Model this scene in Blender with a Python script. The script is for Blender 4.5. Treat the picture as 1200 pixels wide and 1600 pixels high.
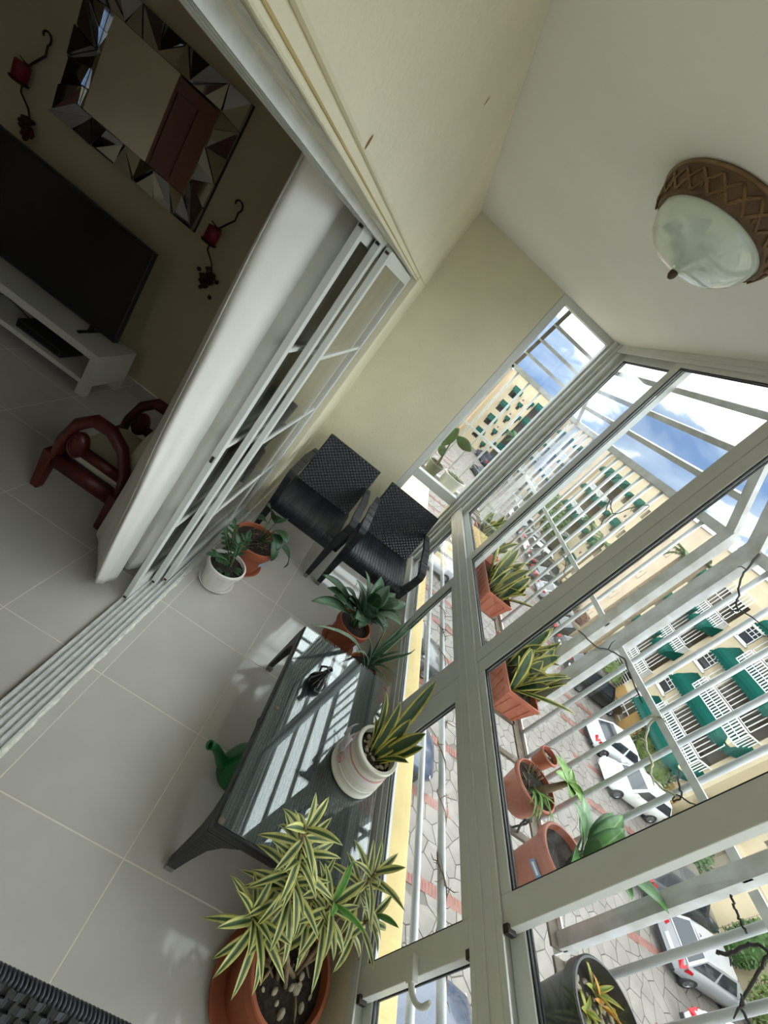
import bpy, bmesh, math, random
from mathutils import Vector, Matrix, Euler, noise
PI = math.pi
for o in list(bpy.data.objects): bpy.data.objects.remove(o)
scene = bpy.context.scene
COL = scene.collection

# ------------------------------------------------------------------ camera
CAM_R = Matrix(((0.774356, 0.125332, 0.620214), (0.611704, -0.398978, -0.683106), (0.161836, 0.908355, -0.385617)))
CAM_F = 666.927
CAM_C = Vector((0, 0, 1.96481))
cam_data = bpy.data.cameras.new('camera'); cam = bpy.data.objects.new('camera', cam_data); COL.objects.link(cam)
right, down, fwd = CAM_R[0], CAM_R[1], CAM_R[2]
M3 = Matrix((right, -down, -fwd)).transposed()
cam.matrix_world = Matrix.Translation(CAM_C) @ M3.to_4x4()
cam_data.sensor_fit = 'VERTICAL'; cam_data.sensor_height = 24.0
cam_data.lens = 24.0 * CAM_F / 1600.0
cam_data.clip_start = 0.02; cam_data.clip_end = 500
scene.camera = cam

# ------------------------------------------------------------------ light
world = bpy.data.worlds.new('overcast_sky'); scene.world = world; world.use_nodes = True
wn = world.node_tree; wn.nodes.clear()
def wnode(t, **kw):
    n = wn.nodes.new(t)
    for k, v in kw.items(): setattr(n, k, v)
    return n
w_out = wnode('ShaderNodeOutputWorld'); w_bg = wnode('ShaderNodeBackground')
w_tc = wnode('ShaderNodeTexCoord'); w_map = wnode('ShaderNodeMapping')
w_map.inputs['Scale'].default_value = (1.0, 1.0, 2.2); w_map.inputs['Location'].default_value = (3.2, 2.4, 1.3)
w_n = wnode('ShaderNodeTexNoise'); w_n.inputs['Scale'].default_value = 2.6; w_n.inputs['Detail'].default_value = 7; w_n.inputs['Roughness'].default_value = 0.52
w_n.inputs['Distortion'].default_value = 0.35
w_r = wnode('ShaderNodeValToRGB')
w_r.color_ramp.elements[0].position = 0.40; w_r.color_ramp.elements[0].color = (0.046, 0.078, 0.145, 1)
w_r.color_ramp.elements[1].position = 0.60; w_r.color_ramp.elements[1].color = (0.95, 1.0, 1.03, 1)
e = w_r.color_ramp.elements.new(0.49); e.color = (0.12, 0.15, 0.20, 1)
w_sep = wnode('ShaderNodeSeparateXYZ'); w_mul = wnode('ShaderNodeMath', operation='MULTIPLY'); w_mul.inputs[1].default_value = 0.85; w_add = wnode('ShaderNodeMath', operation='ADD'); w_off = wnode('ShaderNodeMath', operation='SUBTRACT'); w_off.inputs[1].default_value = 0.09   # cloud cover thickens overhead
for a, b in ((w_tc.outputs['Generated'], w_map.inputs['Vector']), (w_map.outputs['Vector'], w_n.inputs['Vector']),
             (w_n.outputs['Fac'], w_add.inputs[0]), (w_tc.outputs['Generated'], w_sep.inputs[0]), (w_sep.outputs['Z'], w_mul.inputs[0]), (w_mul.outputs[0], w_add.inputs[1]),
             (w_add.outputs[0], w_off.inputs[0]), (w_off.outputs[0], w_r.inputs['Fac']), (w_r.outputs['Color'], w_bg.inputs['Color']), (w_bg.outputs['Background'], w_out.inputs['Surface'])):
    wn.links.new(a, b)
w_bg.inputs['Strength'].default_value = 1.0
sun_d = bpy.data.lights.new('veiled_sun_offscreen', 'SUN'); sun_d.energy = 0.12; sun_d.angle = math.radians(35); sun_d.color = (1.0, 0.96, 0.9)
sun = bpy.data.objects.new('veiled_sun_offscreen', sun_d); COL.objects.link(sun)
sun.rotation_euler = Vector((0.25, 0.25, -1.0)).to_track_quat('-Z', 'Y').to_euler()
vs = scene.view_settings
vs.view_transform = 'Standard'; vs.look = 'None'; vs.gamma = 1.0; vs.use_curve_mapping = False
vs.exposure = 2.55

# ------------------------------------------------------------------ helpers
def ray(p):
    return CAM_R.transposed() @ Vector((p[0] - 600, p[1] - 800, CAM_F))
def on(p, axis, val):
    """pixel -> point on the plane axis = val (0 x, 1 y, 2 z)"""
    v = ray(p); t = (val - CAM_C[axis]) / v[axis]
    return CAM_C + v * t

class MB:
    def __init__(s): s.v = []; s.f = []
    def add(s, vs_, fs):
        o = len(s.v); s.v.extend([tuple(q) for q in vs_]); s.f.extend([tuple(i + o for i in f) for f in fs]); return s
    def box(s, a, b):
        x0, y0, z0 = a; x1, y1, z1 = b
        if x0 > x1: x0, x1 = x1, x0
        if y0 > y1: y0, y1 = y1, y0
        if z0 > z1: z0, z1 = z1, z0
        return s.add([(x0,y0,z0),(x1,y0,z0),(x1,y1,z0),(x0,y1,z0),(x0,y0,z1),(x1,y0,z1),(x1,y1,z1),(x0,y1,z1)],
                     [(0,3,2,1),(4,5,6,7),(0,1,5,4),(1,2,6,5),(2,3,7,6),(3,0,4,7)])
    def obox(s, a, b, w, h, up=(0,0,1), w2=None, h2=None):
        """beam from a to b, width w (across), height h (along up)"""
        a = Vector(a); b = Vector(b); d = (b - a).normalized(); up = Vector(up)
        sd = d.cross(up)
        if sd.length < 1e-6: sd = d.cross(Vector((1,0,0)))
        sd.normalize(); u = sd.cross(d).normalized()
        w2 = w if w2 is None else w2; h2 = h if h2 is None else h2
        vs_ = []
        for c, ww, hh in ((a, w, h), (b, w2, h2)):
            for i, j in ((-1,-1),(1,-1),(1,1),(-1,1)): vs_.append(c + sd * (i*ww/2) + u * (j*hh/2))
        return s.add(vs_, [(0,1,2,3),(7,6,5,4),(0,4,5,1),(1,5,6,2),(2,6,7,3),(3,7,4,0)])
    def tube(s, path, r, n=8, caps=True, flat=1.0):
        path = [Vector(p) for p in path]; m = len(path)
        rs = r if isinstance(r, (list, tuple)) else [r]*m
        t0 = (path[1]-path[0]).normalized(); ref = Vector((0,0,1)) if abs(t0.z) < 0.9 else Vector((1,0,0))
        nrm = (ref - t0*ref.dot(t0)).normalized(); vs_ = []; fs = []
        for i, p in enumerate(path):
            t = (path[min(i+1,m-1)] - path[max(i-1,0)])
            t = t.normalized() if t.length > 1e-9 else t0
            nrm = nrm - t*nrm.dot(t)
            if nrm.length < 1e-6: nrm = t.orthogonal()
            nrm.normalize(); bn = t.cross(nrm)
            for k in range(n):
                a = 2*PI*k/n; vs_.append(p + (nrm*math.cos(a)*flat + bn*math.sin(a))*rs[i])
        for i in range(m-1):
            for k in range(n):
                k2 = (k+1) % n; fs.append((i*n+k, i*n+k2, (i+1)*n+k2, (i+1)*n+k))
        if caps: fs.append(tuple(range(n-1,-1,-1))); fs.append(tuple((m-1)*n+k for k in range(n)))
        return s.add(vs_, fs)
    def lathe(s, prof, n=32, c=(0,0,0), axis=None, close=False):
        """prof: list of (r, z); closed at ends when r == 0"""
        c = Vector(c); vs_ = []; fs = []; idx = []
        for (r, z) in prof:
            if r < 1e-7: idx.append([len(vs_)]); vs_.append(Vector((0,0,z)))
            else:
                idx.append(list(range(len(vs_), len(vs_)+n)))
                for k in range(n):
                    a = 2*PI*k/n; vs_.append(Vector((r*math.cos(a), r*math.sin(a), z)))
        for A, B in zip(idx, idx[1:]):
            for k in range(n):
                k2 = (k+1) % n
                if len(A) == 1 and len(B) == 1: continue
                if len(A) == 1: fs.append((A[0], B[k2], B[k]))
                elif len(B) == 1: fs.append((A[k], A[k2], B[0]))
                else: fs.append((A[k], A[k2], B[k2], B[k]))
        if axis is not None:
            q = Vector((0,0,1)).rotation_difference(Vector(axis)); vs_ = [q @ v for v in vs_]
        return s.add([c + v for v in vs_], fs)
    def prism(s, pts, d):
        """extrude polygon pts (3d, planar) by vector d"""
        d = Vector(d); n = len(pts); P = [Vector(p) for p in pts]
        vs_ = P + [p + d for p in P]
        fs = [tuple(range(n-1,-1,-1)), tuple(range(n, 2*n))] + [(i, (i+1)%n, n+(i+1)%n, n+i) for i in range(n)]
        return s.add(vs_, fs)
    def grid(s, rows, thick=0.0):
        """rows of points -> quads; thick > 0 solidifies along normals"""
        m, n = len(rows), len(rows[0]); R = [[Vector(p) for p in r] for r in rows]
        vs_ = [p for r in R for p in r]; fs = []
        for i in range(m-1):
            for j in range(n-1): fs.append((i*n+j, i*n+j+1, (i+1)*n+j+1, (i+1)*n+j))
        if thick > 0:
            N = []
            for i in range(m):
                for j in range(n):
                    a = R[min(i+1,m-1)][j] - R[max(i-1,0)][j]; b = R[i][min(j+1,n-1)] - R[i][max(j-1,0)]
                    c = b.cross(a); N.append(c.normalized() if c.length > 1e-12 else Vector((0,0,1)))
            k = len(vs_); vs_ = vs_ + [vs_[i] - N[i]*thick for i in range(k)]
            fs += [tuple(i + k for i in reversed(f)) for f in fs]
            for i in range(m-1):
                fs.append((i*n, (i+1)*n, (i+1)*n+k, i*n+k)); fs.append(((i+1)*n+n-1, i*n+n-1, i*n+n-1+k, (i+1)*n+n-1+k))
            for j in range(n-1):
                fs.append((j+1, j, j+k, j+1+k)); fs.append(((m-1)*n+j, (m-1)*n+j+1, (m-1)*n+j+1+k, (m-1)*n+j+k))
        return s.add(vs_, fs)
    def xf(s, M):
        s.v = [tuple(M @ Vector(v)) for v in s.v]; return s
    def mesh(s, name, mat=None, smooth=False):
        me = bpy.data.meshes.new(name); me.from_pydata(s.v, [], s.f)
        if smooth: me.polygons.foreach_set('use_smooth', [True]*len(me.polygons))
        if mat: me.materials.append(mat)
        me.update(); return me
    def build(s, name, mat=None, parent=None, smooth=False, loc=None, bevel=0, recalc=False, auto=None):
        me = s.mesh(name, mat, smooth)
        if recalc:
            bm = bmesh.new(); bm.from_mesh(me); bmesh.ops.recalc_face_normals(bm, faces=bm.faces); bm.to_mesh(me); bm.free()
        if auto is not None:
            me.polygons.foreach_set('use_smooth', [True]*len(me.polygons)); me.set_sharp_from_angle(angle=math.radians(auto))
        o = bpy.data.objects.new(name, me); COL.objects.link(o)
        if parent: o.parent = parent
        if loc is not None: o.location = loc
        if bevel:
            m = o.modifiers.new('bevel', 'BEVEL'); m.width = bevel; m.segments = 2; m.limit_method = 'ANGLE'; m.angle_limit = math.radians(40)
        return o
def share(me, name, parent=None, loc=None, rot=None, scale=None):
    o = bpy.data.objects.new(name, me); COL.objects.link(o)
    if parent: o.parent = parent
    if loc is not None: o.location = loc
    if rot is not None: o.rotation_euler = rot
    if scale is not None: o.scale = scale
    return o
def empty(name, loc=(0,0,0), rz=0.0):
    o = bpy.data.objects.new(name, None); COL.objects.link(o); o.location = loc; o.rotation_euler = (0,0,rz)
    o.empty_display_size = 0.05; return o
def tag(o, label, cat, group=None):
    o['label'] = label; o['category'] = cat
    if group: o['group'] = group
    return o
def struct(o, label=None, cat=None):
    o['kind'] = 'structure'
    if label: o['label'] = label
    if cat: o['category'] = cat
    return o
def thing(name, label, cat, loc=(0,0,0), rz=0.0, group=None):
    return tag(empty(name, loc, rz), label, cat, group)
def dup(root, loc=None, rz=None, label=None):
    def cp(o, par):
        c = o.copy(); COL.objects.link(c); c.parent = par
        for ch in list(o.children): cp(ch, c)
        return c
    r = cp(root, None)
    if loc is not None: r.location = loc
    if rz is not None: r.rotation_euler = (0,0,rz)
    if label: r['label'] = label
    return r

# ------------------------------------------------------------------ materials
def srgb(r, g, b):
    f = lambda c: ((c/255+0.055)/1.055)**2.4 if c/255 > 0.04045 else c/255/12.92
    return (f(r), f(g), f(b))
MATS = {}
def mat(name, rgb, rough=0.6, metal=0.0, var=0.0, vscale=8.0, bump=0.0, bscale=60.0, coat=0.0, spec=0.5, sub=0.0, stretch=(1,1,1), detail=4, rgb2=None, coords='Object', emit=None, trans=0.0):
    m = bpy.data.materials.new(name); m.use_nodes = True; nt = m.node_tree
    b = nt.nodes['Principled BSDF']
    b.inputs['Base Color'].default_value = (*rgb, 1); b.inputs['Roughness'].default_value = rough; b.inputs['Metallic'].default_value = metal
    b.inputs['Coat Weight'].default_value = coat; b.inputs['Coat Roughness'].default_value = 0.05; b.inputs['Specular IOR Level'].default_value = spec
    if trans: b.inputs['Transmission Weight'].default_value = trans
    if sub: b.inputs['Subsurface Weight'].default_value = sub; b.inputs['Subsurface Radius'].default_value = (0.02, 0.02, 0.015)
    if emit: b.inputs['Emission Color'].default_value = (*emit[0], 1); b.inputs['Emission Strength'].default_value = emit[1]
    tc = nt.nodes.new('ShaderNodeTexCoord'); mp = nt.nodes.new('ShaderNodeMapping'); mp.inputs['Scale'].default_value = stretch
    nt.links.new(tc.outputs[coords], mp.inputs['Vector'])
    if var > 0:
        n = nt.nodes.new('ShaderNodeTexNoise'); n.inputs['Scale'].default_value = vscale; n.inputs['Detail'].default_value = detail
        nt.links.new(mp.outputs['Vector'], n.inputs['Vector'])
        r = nt.nodes.new('ShaderNodeValToRGB'); r.color_ramp.elements[0].position = 0.3; r.color_ramp.elements[1].position = 0.7
        c2 = rgb2 if rgb2 else tuple(c*(1-var) for c in rgb)
        c1 = rgb if rgb2 else tuple(min(1, c*(1+var*0.5)) for c in rgb)
        r.color_ramp.elements[0].color = (*c2, 1); r.color_ramp.elements[1].color = (*c1, 1)
        nt.links.new(n.outputs['Fac'], r.inputs['Fac']); nt.links.new(r.outputs['Color'], b.inputs['Base Color'])
    if bump > 0:
        n2 = nt.nodes.new('ShaderNodeTexNoise'); n2.inputs['Scale'].default_value = bscale; n2.inputs['Detail'].default_value = 5
        nt.links.new(mp.outputs['Vector'], n2.inputs['Vector'])
        bp = nt.nodes.new('ShaderNodeBump'); bp.inputs['Strength'].default_value = bump; bp.inputs['Distance'].default_value = 0.01
        nt.links.new(n2.outputs['Fac'], bp.inputs['Height']); nt.links.new(bp.outputs['Normal'], b.inputs['Normal'])
    MATS[name] = m; return m
def glass_mat(name, tint=(0.96, 0.98, 0.97), refl=1.0, rough=0.0):
    m = bpy.data.materials.new(name); m.use_nodes = True; nt = m.node_tree; nt.nodes.clear()
    out = nt.nodes.new('ShaderNodeOutputMaterial'); mx = nt.nodes.new('ShaderNodeMixShader')
    t = nt.nodes.new('ShaderNodeBsdfTransparent'); t.inputs['Color'].default_value = (*tint, 1)
    g = nt.nodes.new('ShaderNodeBsdfGlossy'); g.inputs['Roughness'].default_value = rough; g.inputs['Color'].default_value = (1,1,1,1)
    fr = nt.nodes.new('ShaderNodeFresnel'); ge = nt.nodes.new('ShaderNodeNewGeometry')
    io = nt.nodes.new('ShaderNodeMath'); io.operation = 'MULTIPLY_ADD'; io.inputs[1].default_value = 1/1.5 - 1.5; io.inputs[2].default_value = 1.5   # same reflectance from both sides of a pane
    nt.links.new(ge.outputs['Backfacing'], io.inputs[0]); nt.links.new(io.outputs['Value'], fr.inputs['IOR'])
    mu = nt.nodes.new('ShaderNodeMath'); mu.operation = 'MULTIPLY'; mu.inputs[1].default_value = refl
    nt.links.new(fr.outputs['Fac'], mu.inputs[0]); nt.links.new(mu.outputs['Value'], mx.inputs['Fac'])
    nt.links.new(t.outputs['BSDF'], mx.inputs[1]); nt.links.new(g.outputs['BSDF'], mx.inputs[2]); nt.links.new(mx.outputs['Shader'], out.inputs['Surface'])
    MATS[name] = m; return m
M_WALL = mat('cream_wall_paint', srgb(227, 219, 192), 0.40, var=0.06, vscale=3, bump=0.22, bscale=70, coords='Object')
M_CEIL = mat('white_ceiling_paint', srgb(245, 244, 238), 0.8, var=0.05, vscale=1.5, bump=0.05, bscale=60)
M_TILE = mat('porcelain_tile', srgb(194, 190, 184), 0.08, var=0.05, vscale=5, bump=0.01, bscale=30)
M_GROUT = mat('pale_grout', srgb(222, 214, 202), 0.8)
M_ALU = mat('white_aluminium', srgb(214, 216, 213), 0.38, var=0.03, vscale=12)
M_ALUG = mat('grey_aluminium_side', srgb(186, 190, 190), 0.3, metal=0.3)
M_GASKET = mat('black_gasket', (0.008, 0.008, 0.01), 0.5)
M_GLASS = glass_mat('window_glass')
M_YELLOW = mat('yellow_exterior_paint', srgb(196, 175, 122), 0.8, var=0.12, vscale=6, bump=0.1, bscale=40)
M_PIPE = mat('white_enamel_pipe', srgb(196, 199, 201), 0.35, var=0.1, vscale=18)
M_CAGE = mat('white_painted_iron', srgb(200, 202, 203), 0.5, var=0.22, vscale=14, rgb2=srgb(168, 163, 156))
M_RUST = mat('weathered_brown_iron', srgb(104, 92, 78), 0.7, var=0.4, vscale=20)
# ------------------------------------------------------------------ room shell
XL, YE, H = -0.276, 3.60, 2.669          # left wall face, end wall face, ceiling
XR = 1.131                                # plane of the window glass
AX, AY, TS = -0.2206, 1.7565, 0.50        # tile grid
YB = -1.45                                # rear end of the balcony
YT = 3.50                                 # living room far wall
LX0 = -4.2                                # living room side wall
ZS_SILL = 0.285

def tile_field(parent, x0, x1, y0, y1, ox, oy, top=0.0):
    g = 0.0016
    xs = [x0] + [ox + TS*i for i in range(-20, 20) if x0 + 0.01 < ox + TS*i < x1 - 0.01] + [x1]
    ys = [y0] + [oy + TS*j for j in range(-20, 20) if y0 + 0.01 < oy + TS*j < y1 - 0.01] + [y1]
    cache = {}
    for a, b in zip(xs, xs[1:]):
        for c, d in zip(ys, ys[1:]):
            k = (round(b-a, 3), round(d-c, 3))
            if k not in cache:
                hx, hy = (b-a)/2 - g, (d-c)/2 - g; m = MB(); e = 0.0015
                m.add([(-hx,-hy,-.012),(hx,-hy,-.012),(hx,hy,-.012),(-hx,hy,-.012),(-hx,-hy,-e),(hx,-hy,-e),(hx,hy,-e),(-hx,hy,-e),
                       (-hx+e,-hy+e,0),(hx-e,-hy+e,0),(hx-e,hy-e,0),(-hx+e,hy-e,0)],
                      [(0,3,2,1),(8,9,10,11)] + [(i,(i+1)%4,4+(i+1)%4,4+i) for i in range(4)] + [(4+i,4+(i+1)%4,8+(i+1)%4,8+i) for i in range(4)])
                cache[k] = m.mesh('tile', M_TILE)
            share(cache[k], 'tile', parent, ((a+b)/2, (c+d)/2, top))
floor_o = struct(MB().box((XL, YB, -0.16), (1.10, YE, -0.0007)).build('floor', M_GROUT), 'glossy beige tiled balcony floor', 'floor')
tile_field(floor_o, XL, 1.10, YB, YE, AX, AY)
floor_i = struct(MB().box((LX0-1.5, -2.3, -0.16), (XL-0.139, YT, -0.0007)).build('floor', M_GROUT), 'beige tiled living room floor in shade', 'floor')
tile_field(floor_i, LX0-1.5, XL-0.139, -2.3, YT, -0.707, 1.277)

# left wall: lintel over the sliding door and the strip beside it
OP_Z, OP_Y, OP_Y0 = 2.078, 2.94, 0.28
wl = MB()
wl.box((XL-0.14, YB-0.15, OP_Z), (XL, YE+0.15, H))
wl.box((XL-0.14, OP_Y, 0), (XL, YE+0.15, OP_Z))
wl.box((XL-0.14, YB-0.15, 0), (XL, OP_Y0, OP_Z))  # unseen stretch added to narrow the opening and dim the living room
wall_left = struct(wl.build('wall_left', M_WALL, bevel=.007), 'cream wall above and beside the sliding door', 'wall')
we = MB(); we.box((XL, YE, 0), (0.545, YE+0.15, H)); we.box((0.545, YE, 0), (1.10, YE+0.11, ZS_SILL-0.012))
wall_end = struct(we.build('wall_end', M_WALL), 'cream end wall behind the wicker chairs', 'wall')
wall_back = struct(MB().box((XL, YB-0.15, 0), (1.10, YB, H)).build('wall_back', M_WALL), 'cream wall at the rear end of the balcony', 'wall')
wall_right = struct(MB().box((1.10, YB-0.15, -0.16), (1.185, YE+0.11, ZS_SILL-0.012)).build('wall_right', M_WALL), 'low cream knee wall under the balcony windows', 'wall')
ceil_o = struct(MB().box((LX0-1.6, -2.45, H), (1.20, YE+0.15, H+0.18)).build('ceiling', M_CEIL), 'white painted ceiling over the balcony', 'ceiling')
parapet = MB(); parapet.box((1.186, YB-0.3, -0.5), (1.315, YE+0.30, 0.268)); parapet.box((-0.30, YE+0.301, -2.5), (1.315, 6.2, 0.20)); parapet.box((-0.30, YE+0.151, -0.5), (1.186, YE+0.301, 0.268))
struct(parapet.build('wall_parapet', M_YELLOW, bevel=0.008), 'yellow parapet ledge outside the lower windows', 'wall')
# old plaster patches along the head of the door opening
M_PLASTER = mat('bare_white_plaster', srgb(232, 230, 220), 0.8, var=0.18, vscale=30, bump=0.5, bscale=45)
pl = MB()
rnd = random.Random(4)
def ribbon(y0, y1, zc, w, x):
    n = 22; rows = []
    for i in range(n+1):
        y = y0 + (y1-y0)*i/n; k = min(1, i/2, (n-i)/2)
        rows.append([(zc - w*k*(.6+.3*rnd.random()), y, x), (zc, y, x-.0015), (zc + w*k*(.6+.3*rnd.random()), y, x)])
    return rows
struct(MB().box((XL-0.075, OP_Y0, 2.046), (XL-0.010, OP_Y, 2.079)).build('trim_1', M_WALL, bevel=.004), 'cream plaster step over the sliding door', 'trim')
for (y0, y1) in ((.40, .86), (1.30, 1.62), (1.66, 2.35), (2.40, 2.9)):
    o = MB().grid(ribbon(y0, y1, XL-.040, .026, 2.0455)).build('plaster_patch', M_PLASTER, None, True)
    o.parent = bpy.data.objects['trim_1']
o = MB().tube([(XL-.009, OP_Y0, 2.058), (XL-.009, OP_Y-.02, 2.058)], .0022, 6).build('paint_bead', M_YELLOW, None, True); o.parent = bpy.data.objects['trim_1']
# scuffs on the lintel
M_SCUFF = mat('brown_scuff', srgb(140, 110, 80), 0.9)
for px in ((761, 158), (577, 222)):
    c = on(px, 0, XL+0.001)
    o = MB().lathe([(0.0, .0008), (.006, .0006), (.009, 0)], 8, axis=(1,0,0)).build('scuff', M_SCUFF, wall_left, loc=c); o.scale = (1, .5, 1.4)

# living room walls
M_WALLI = mat('beige_living_room_paint', srgb(196, 182, 152), 0.8, var=0.05, vscale=3, bump=0.08, bscale=90)
struct(MB().box((LX0-1.6, YT, 0), (XL-0.14, YT+0.1, H)).build('wall_far', M_WALLI), 'beige living room wall behind the television', 'wall')
ws = MB(); ws.box((LX0-0.1, -2.3, 0), (LX0, -0.42, H)); ws.box((LX0-0.1, 0.62, 0), (LX0, 1.72, H)); ws.box((LX0-0.1, -0.42, 2.08), (LX0, 0.62, H))
ws.box((LX0-1.6, -2.3, 0), (LX0-1.5, YT, H))
struct(ws.build('wall_side', M_WALLI), 'beige living room side wall around the wooden door', 'wall')
struct(MB().box((LX0-1.6, -2.4, 0), (XL-0.14, -2.3, H)).build('wall_rear', M_WALLI), 'beige living room rear wall', 'wall')
M_DOORW = mat('reddish_brown_wood', srgb(92, 46, 24), 0.45, var=0.35, vscale=9, stretch=(6, 6, .6))
dr = struct(empty('door_1', (LX0, 0.1, 0)), 'reddish brown panelled wooden door seen in the mirror', 'door')
MB().box((-0.06, -0.49, 0.006), (-0.02, 0.49, 2.05)).build('door_leaf', M_DOORW, dr, bevel=.004)
for (y0, y1) in ((-.42, -.05), (.05, .42)):
    for (z0, z1) in ((.18, .85), (1.0, 1.9)):
        MB().box((-0.022, y0, z0), (-0.008, y1, z1)).build('door_panel', M_DOORW, dr, bevel=.012)
MB().tube([(-.02, .44, 1.0), (.04, .44, 1.0), (.045, .40, 1.0), (.045, .33, 1.0)], .009).build('door_handle', mat('brass', (.6,.45,.2), .3, 1.0), dr, True)

# ------------------------------------------------------------------ sliding door of the living room
TX0, TX1 = XL-0.139, XL-0.002
tr = struct(empty('trim_2', (0, 0, 0)), 'white aluminium sliding door track on the floor and head', 'track')
M_TRACK = mat('white_track_aluminium', srgb(216, 218, 216), 0.35, var=0.12, vscale=25)
bt = MB(); bt.box((TX0, OP_Y0, -0.02), (TX1, OP_Y, 0.006))
for i in range(6):
    x = TX0 + .004 + i*(TX1-TX0-.012)/5; bt.box((x, OP_Y0, 0.006), (x+.006, OP_Y, 0.022))
bt.build('floor_track', M_TRACK, tr)
ht = MB(); ht.box((TX0, OP_Y0, 2.044), (TX1-.07, OP_Y, 2.078))
for i in range(4):
    x = TX0 + i*(TX1-TX0-.078)/3; ht.box((x, OP_Y0, 2.024), (x+.006, OP_Y, 2.046))
ht.build('head_track', M_TRACK, tr)
MB().box((TX0, OP_Y-.03, 0.006), (TX1-.06, OP_Y, 2.046)).build('jamb', M_TRACK, tr)
M_PAINTED = mat('flaking_white_paint', srgb(228, 226, 214), 0.8, var=0.25, vscale=40, bump=.6, bscale=60)
ed = MB(); rr = random.Random(9); n = 90; rows = []
for i in range(n+1):
    y = OP_Y0 + (OP_Y-OP_Y0)*i/n; rows.append([(TX1-.001, y, .007), (TX1+.004, y, .006), (TX1 + .007 + .007*rr.random(), y, .0015)])
ed.grid(rows).build('paint_edge', M_PAINTED, tr)
M_DARKGLASS = glass_mat('door_glass', (.86, .86, .84))
M_WHEEL = mat('dark_brown_plastic', (.03, .02, .015), .5)
ndoor = [1]
def slider(y0, y1, x, label, vert=(), hz=(0.52, 1.03, 1.53)):
    ndoor[0] += 1; d = struct(empty('door_%d' % ndoor[0], (x, y0, 0)), label, 'door'); w = y1 - y0; t = .013; sw = .052
    MB().box((-t, 0, .02), (t, sw, 2.036)).build('stile', M_ALU, d, bevel=.002)
    MB().box((-t, w-sw, .02), (t, w, 2.036)).build('stile', M_ALU, d, bevel=.002)
    MB().box((-t, sw, .02), (t, w-sw, .09)).build('rail', M_ALU, d)
    MB().box((-t, sw, 1.985), (t, w-sw, 2.036)).build('rail', M_ALU, d)
    for z in hz: MB().box((-.007, sw, z-.010), (.007, w-sw, z+.010)).build('muntin', M_ALU, d)
    for yv in vert: MB().box((-.0065, yv-.008, .09), (.0065, yv+.008, 1.985)).build('muntin', M_ALU, d)
    MB().box((-.003, sw, .09), (.003, w-sw, 1.985)).build('pane', M_DARKGLASS, d)
    for zz in (.035, 2.02):
        MB().box((-.008, -.004, zz-.006), (.008, .004, zz+.004)).build('end_cap', M_WHEEL, d)
    return d
d1 = slider(1.62, 2.56, -0.402, 'innermost white sliding door leaf with three glazing bars beside the curtain')
MB().box((-.006, -.006, .965), (.006, .004, .995)).build('latch', M_WHEEL, d1)
slider(1.80, 2.78, -0.365, 'middle white sliding door leaf between two stacked leaves')
slider(1.86, 2.90, -0.330, 'outer white sliding door leaf nearest the wicker chairs', vert=(.72,))

# ------------------------------------------------------------------ balcony windows
fr = struct(empty('trim_3', (XR, 0, 0)), 'white aluminium window frame along the balcony', 'window frame')
fx0, fx1 = -0.031, 0.056
def fbox(name, y0, y1, z0, z1, x0=fx0, x1=fx1): return MB().box((x0, y0, z0), (x1, y1, z1)).build(name, M_ALU, fr, bevel=.002)
fbox('head', YB, YE-.10, 2.635, H)
fbox('head_lip', YB, YE-.10, 2.612, 2.635, fx0, fx0+.010)
tz0, tz1 = .862, .947
fbox('transom', YB, YE-.10, tz0, tz1)
fbox('transom_lip', YB, YE-.10, tz1, tz1+.022, fx0, fx0+.008)
fbox('transom_lip', YB, YE-.10, tz0-.020, tz0, fx0, fx0+.008)
fbox('transom_bead', YB, YE-.10, .895, .905, fx0-.005, fx0)
fbox('sill', YB, YE-.10, ZS_SILL-.012, ZS_SILL+.018)
fbox('sill_lip', YB, YE-.10, ZS_SILL+.018, ZS_SILL+.034, fx0, fx0+.008)
# corner post and jamb
cp = MB(); cp.box((1.065-XR, YE-.055, ZS_SILL-.012), (1.20-XR, YE+.11, H)); cp.build('corner_post', M_ALU, fr, bevel=.003)
fbox('jamb', YE-.10, YE-.055, ZS_SILL-.012, H, -.040)
fbox('jamb', YE-.155, YE-.10, ZS_SILL, tz0, fx0+.01)
fbox('jamb', YE-.155, YE-.10, tz1, 2.64, fx0+.01)
for z in (2.5, 1.15):
    MB().lathe([(0, .001), (.004, .001), (.004, 0)], 8, axis=(-1, 0, 0)).build('screw', M_GASKET, fr, loc=(-.0405, YE-.078, z))
nwin = [0]
def sash(y0, y1, z0, z1, xo, sw0, sw1, rb, rt, label):
    """y0 < y1; sw0/sw1 stile widths at the y0/y1 side; rb/rt rails; xo offset of the glass plane"""
    nwin[0] += 1
    s = struct(empty('window_%d' % nwin[0], (XR+xo, y0, z0)), label, 'window'); w, h = y1-y0, z1-z0; t0, t1 = -.016, .016
    MB().box((t0, 0, 0), (t1, sw0, h)).build('stile', M_ALU, s, bevel=.002)
    MB().box((t0, w-sw1, 0), (t1, w, h)).build('stile', M_ALU, s, bevel=.002)
    MB().box((t0, sw0, 0), (t1, w-sw1, rb)).build('rail', M_ALU, s, bevel=.002)
    MB().box((t0, sw0, h-rt), (t1, w-sw1, h)).build('rail', M_ALU, s, bevel=.002)
    g = MB(); k = .006
    for x in (-.010, .004):
        g.box((x, sw0, rb), (x+.006, sw0+k, h-rt)); g.box((x, w-sw1-k, rb), (x+.006, w-sw1, h-rt))
        g.box((x, sw0, rb), (x+.006, w-sw1, rb+k)); g.box((x, sw0, h-rt-k), (x+.006, w-sw1, h-rt))
    g.build('gasket', M_GASKET, s)
    MB().box((-.0025, sw0, rb), (.0025, w-sw1, h-rt)).build('pane', M_GLASS, s)
    return s
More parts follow.
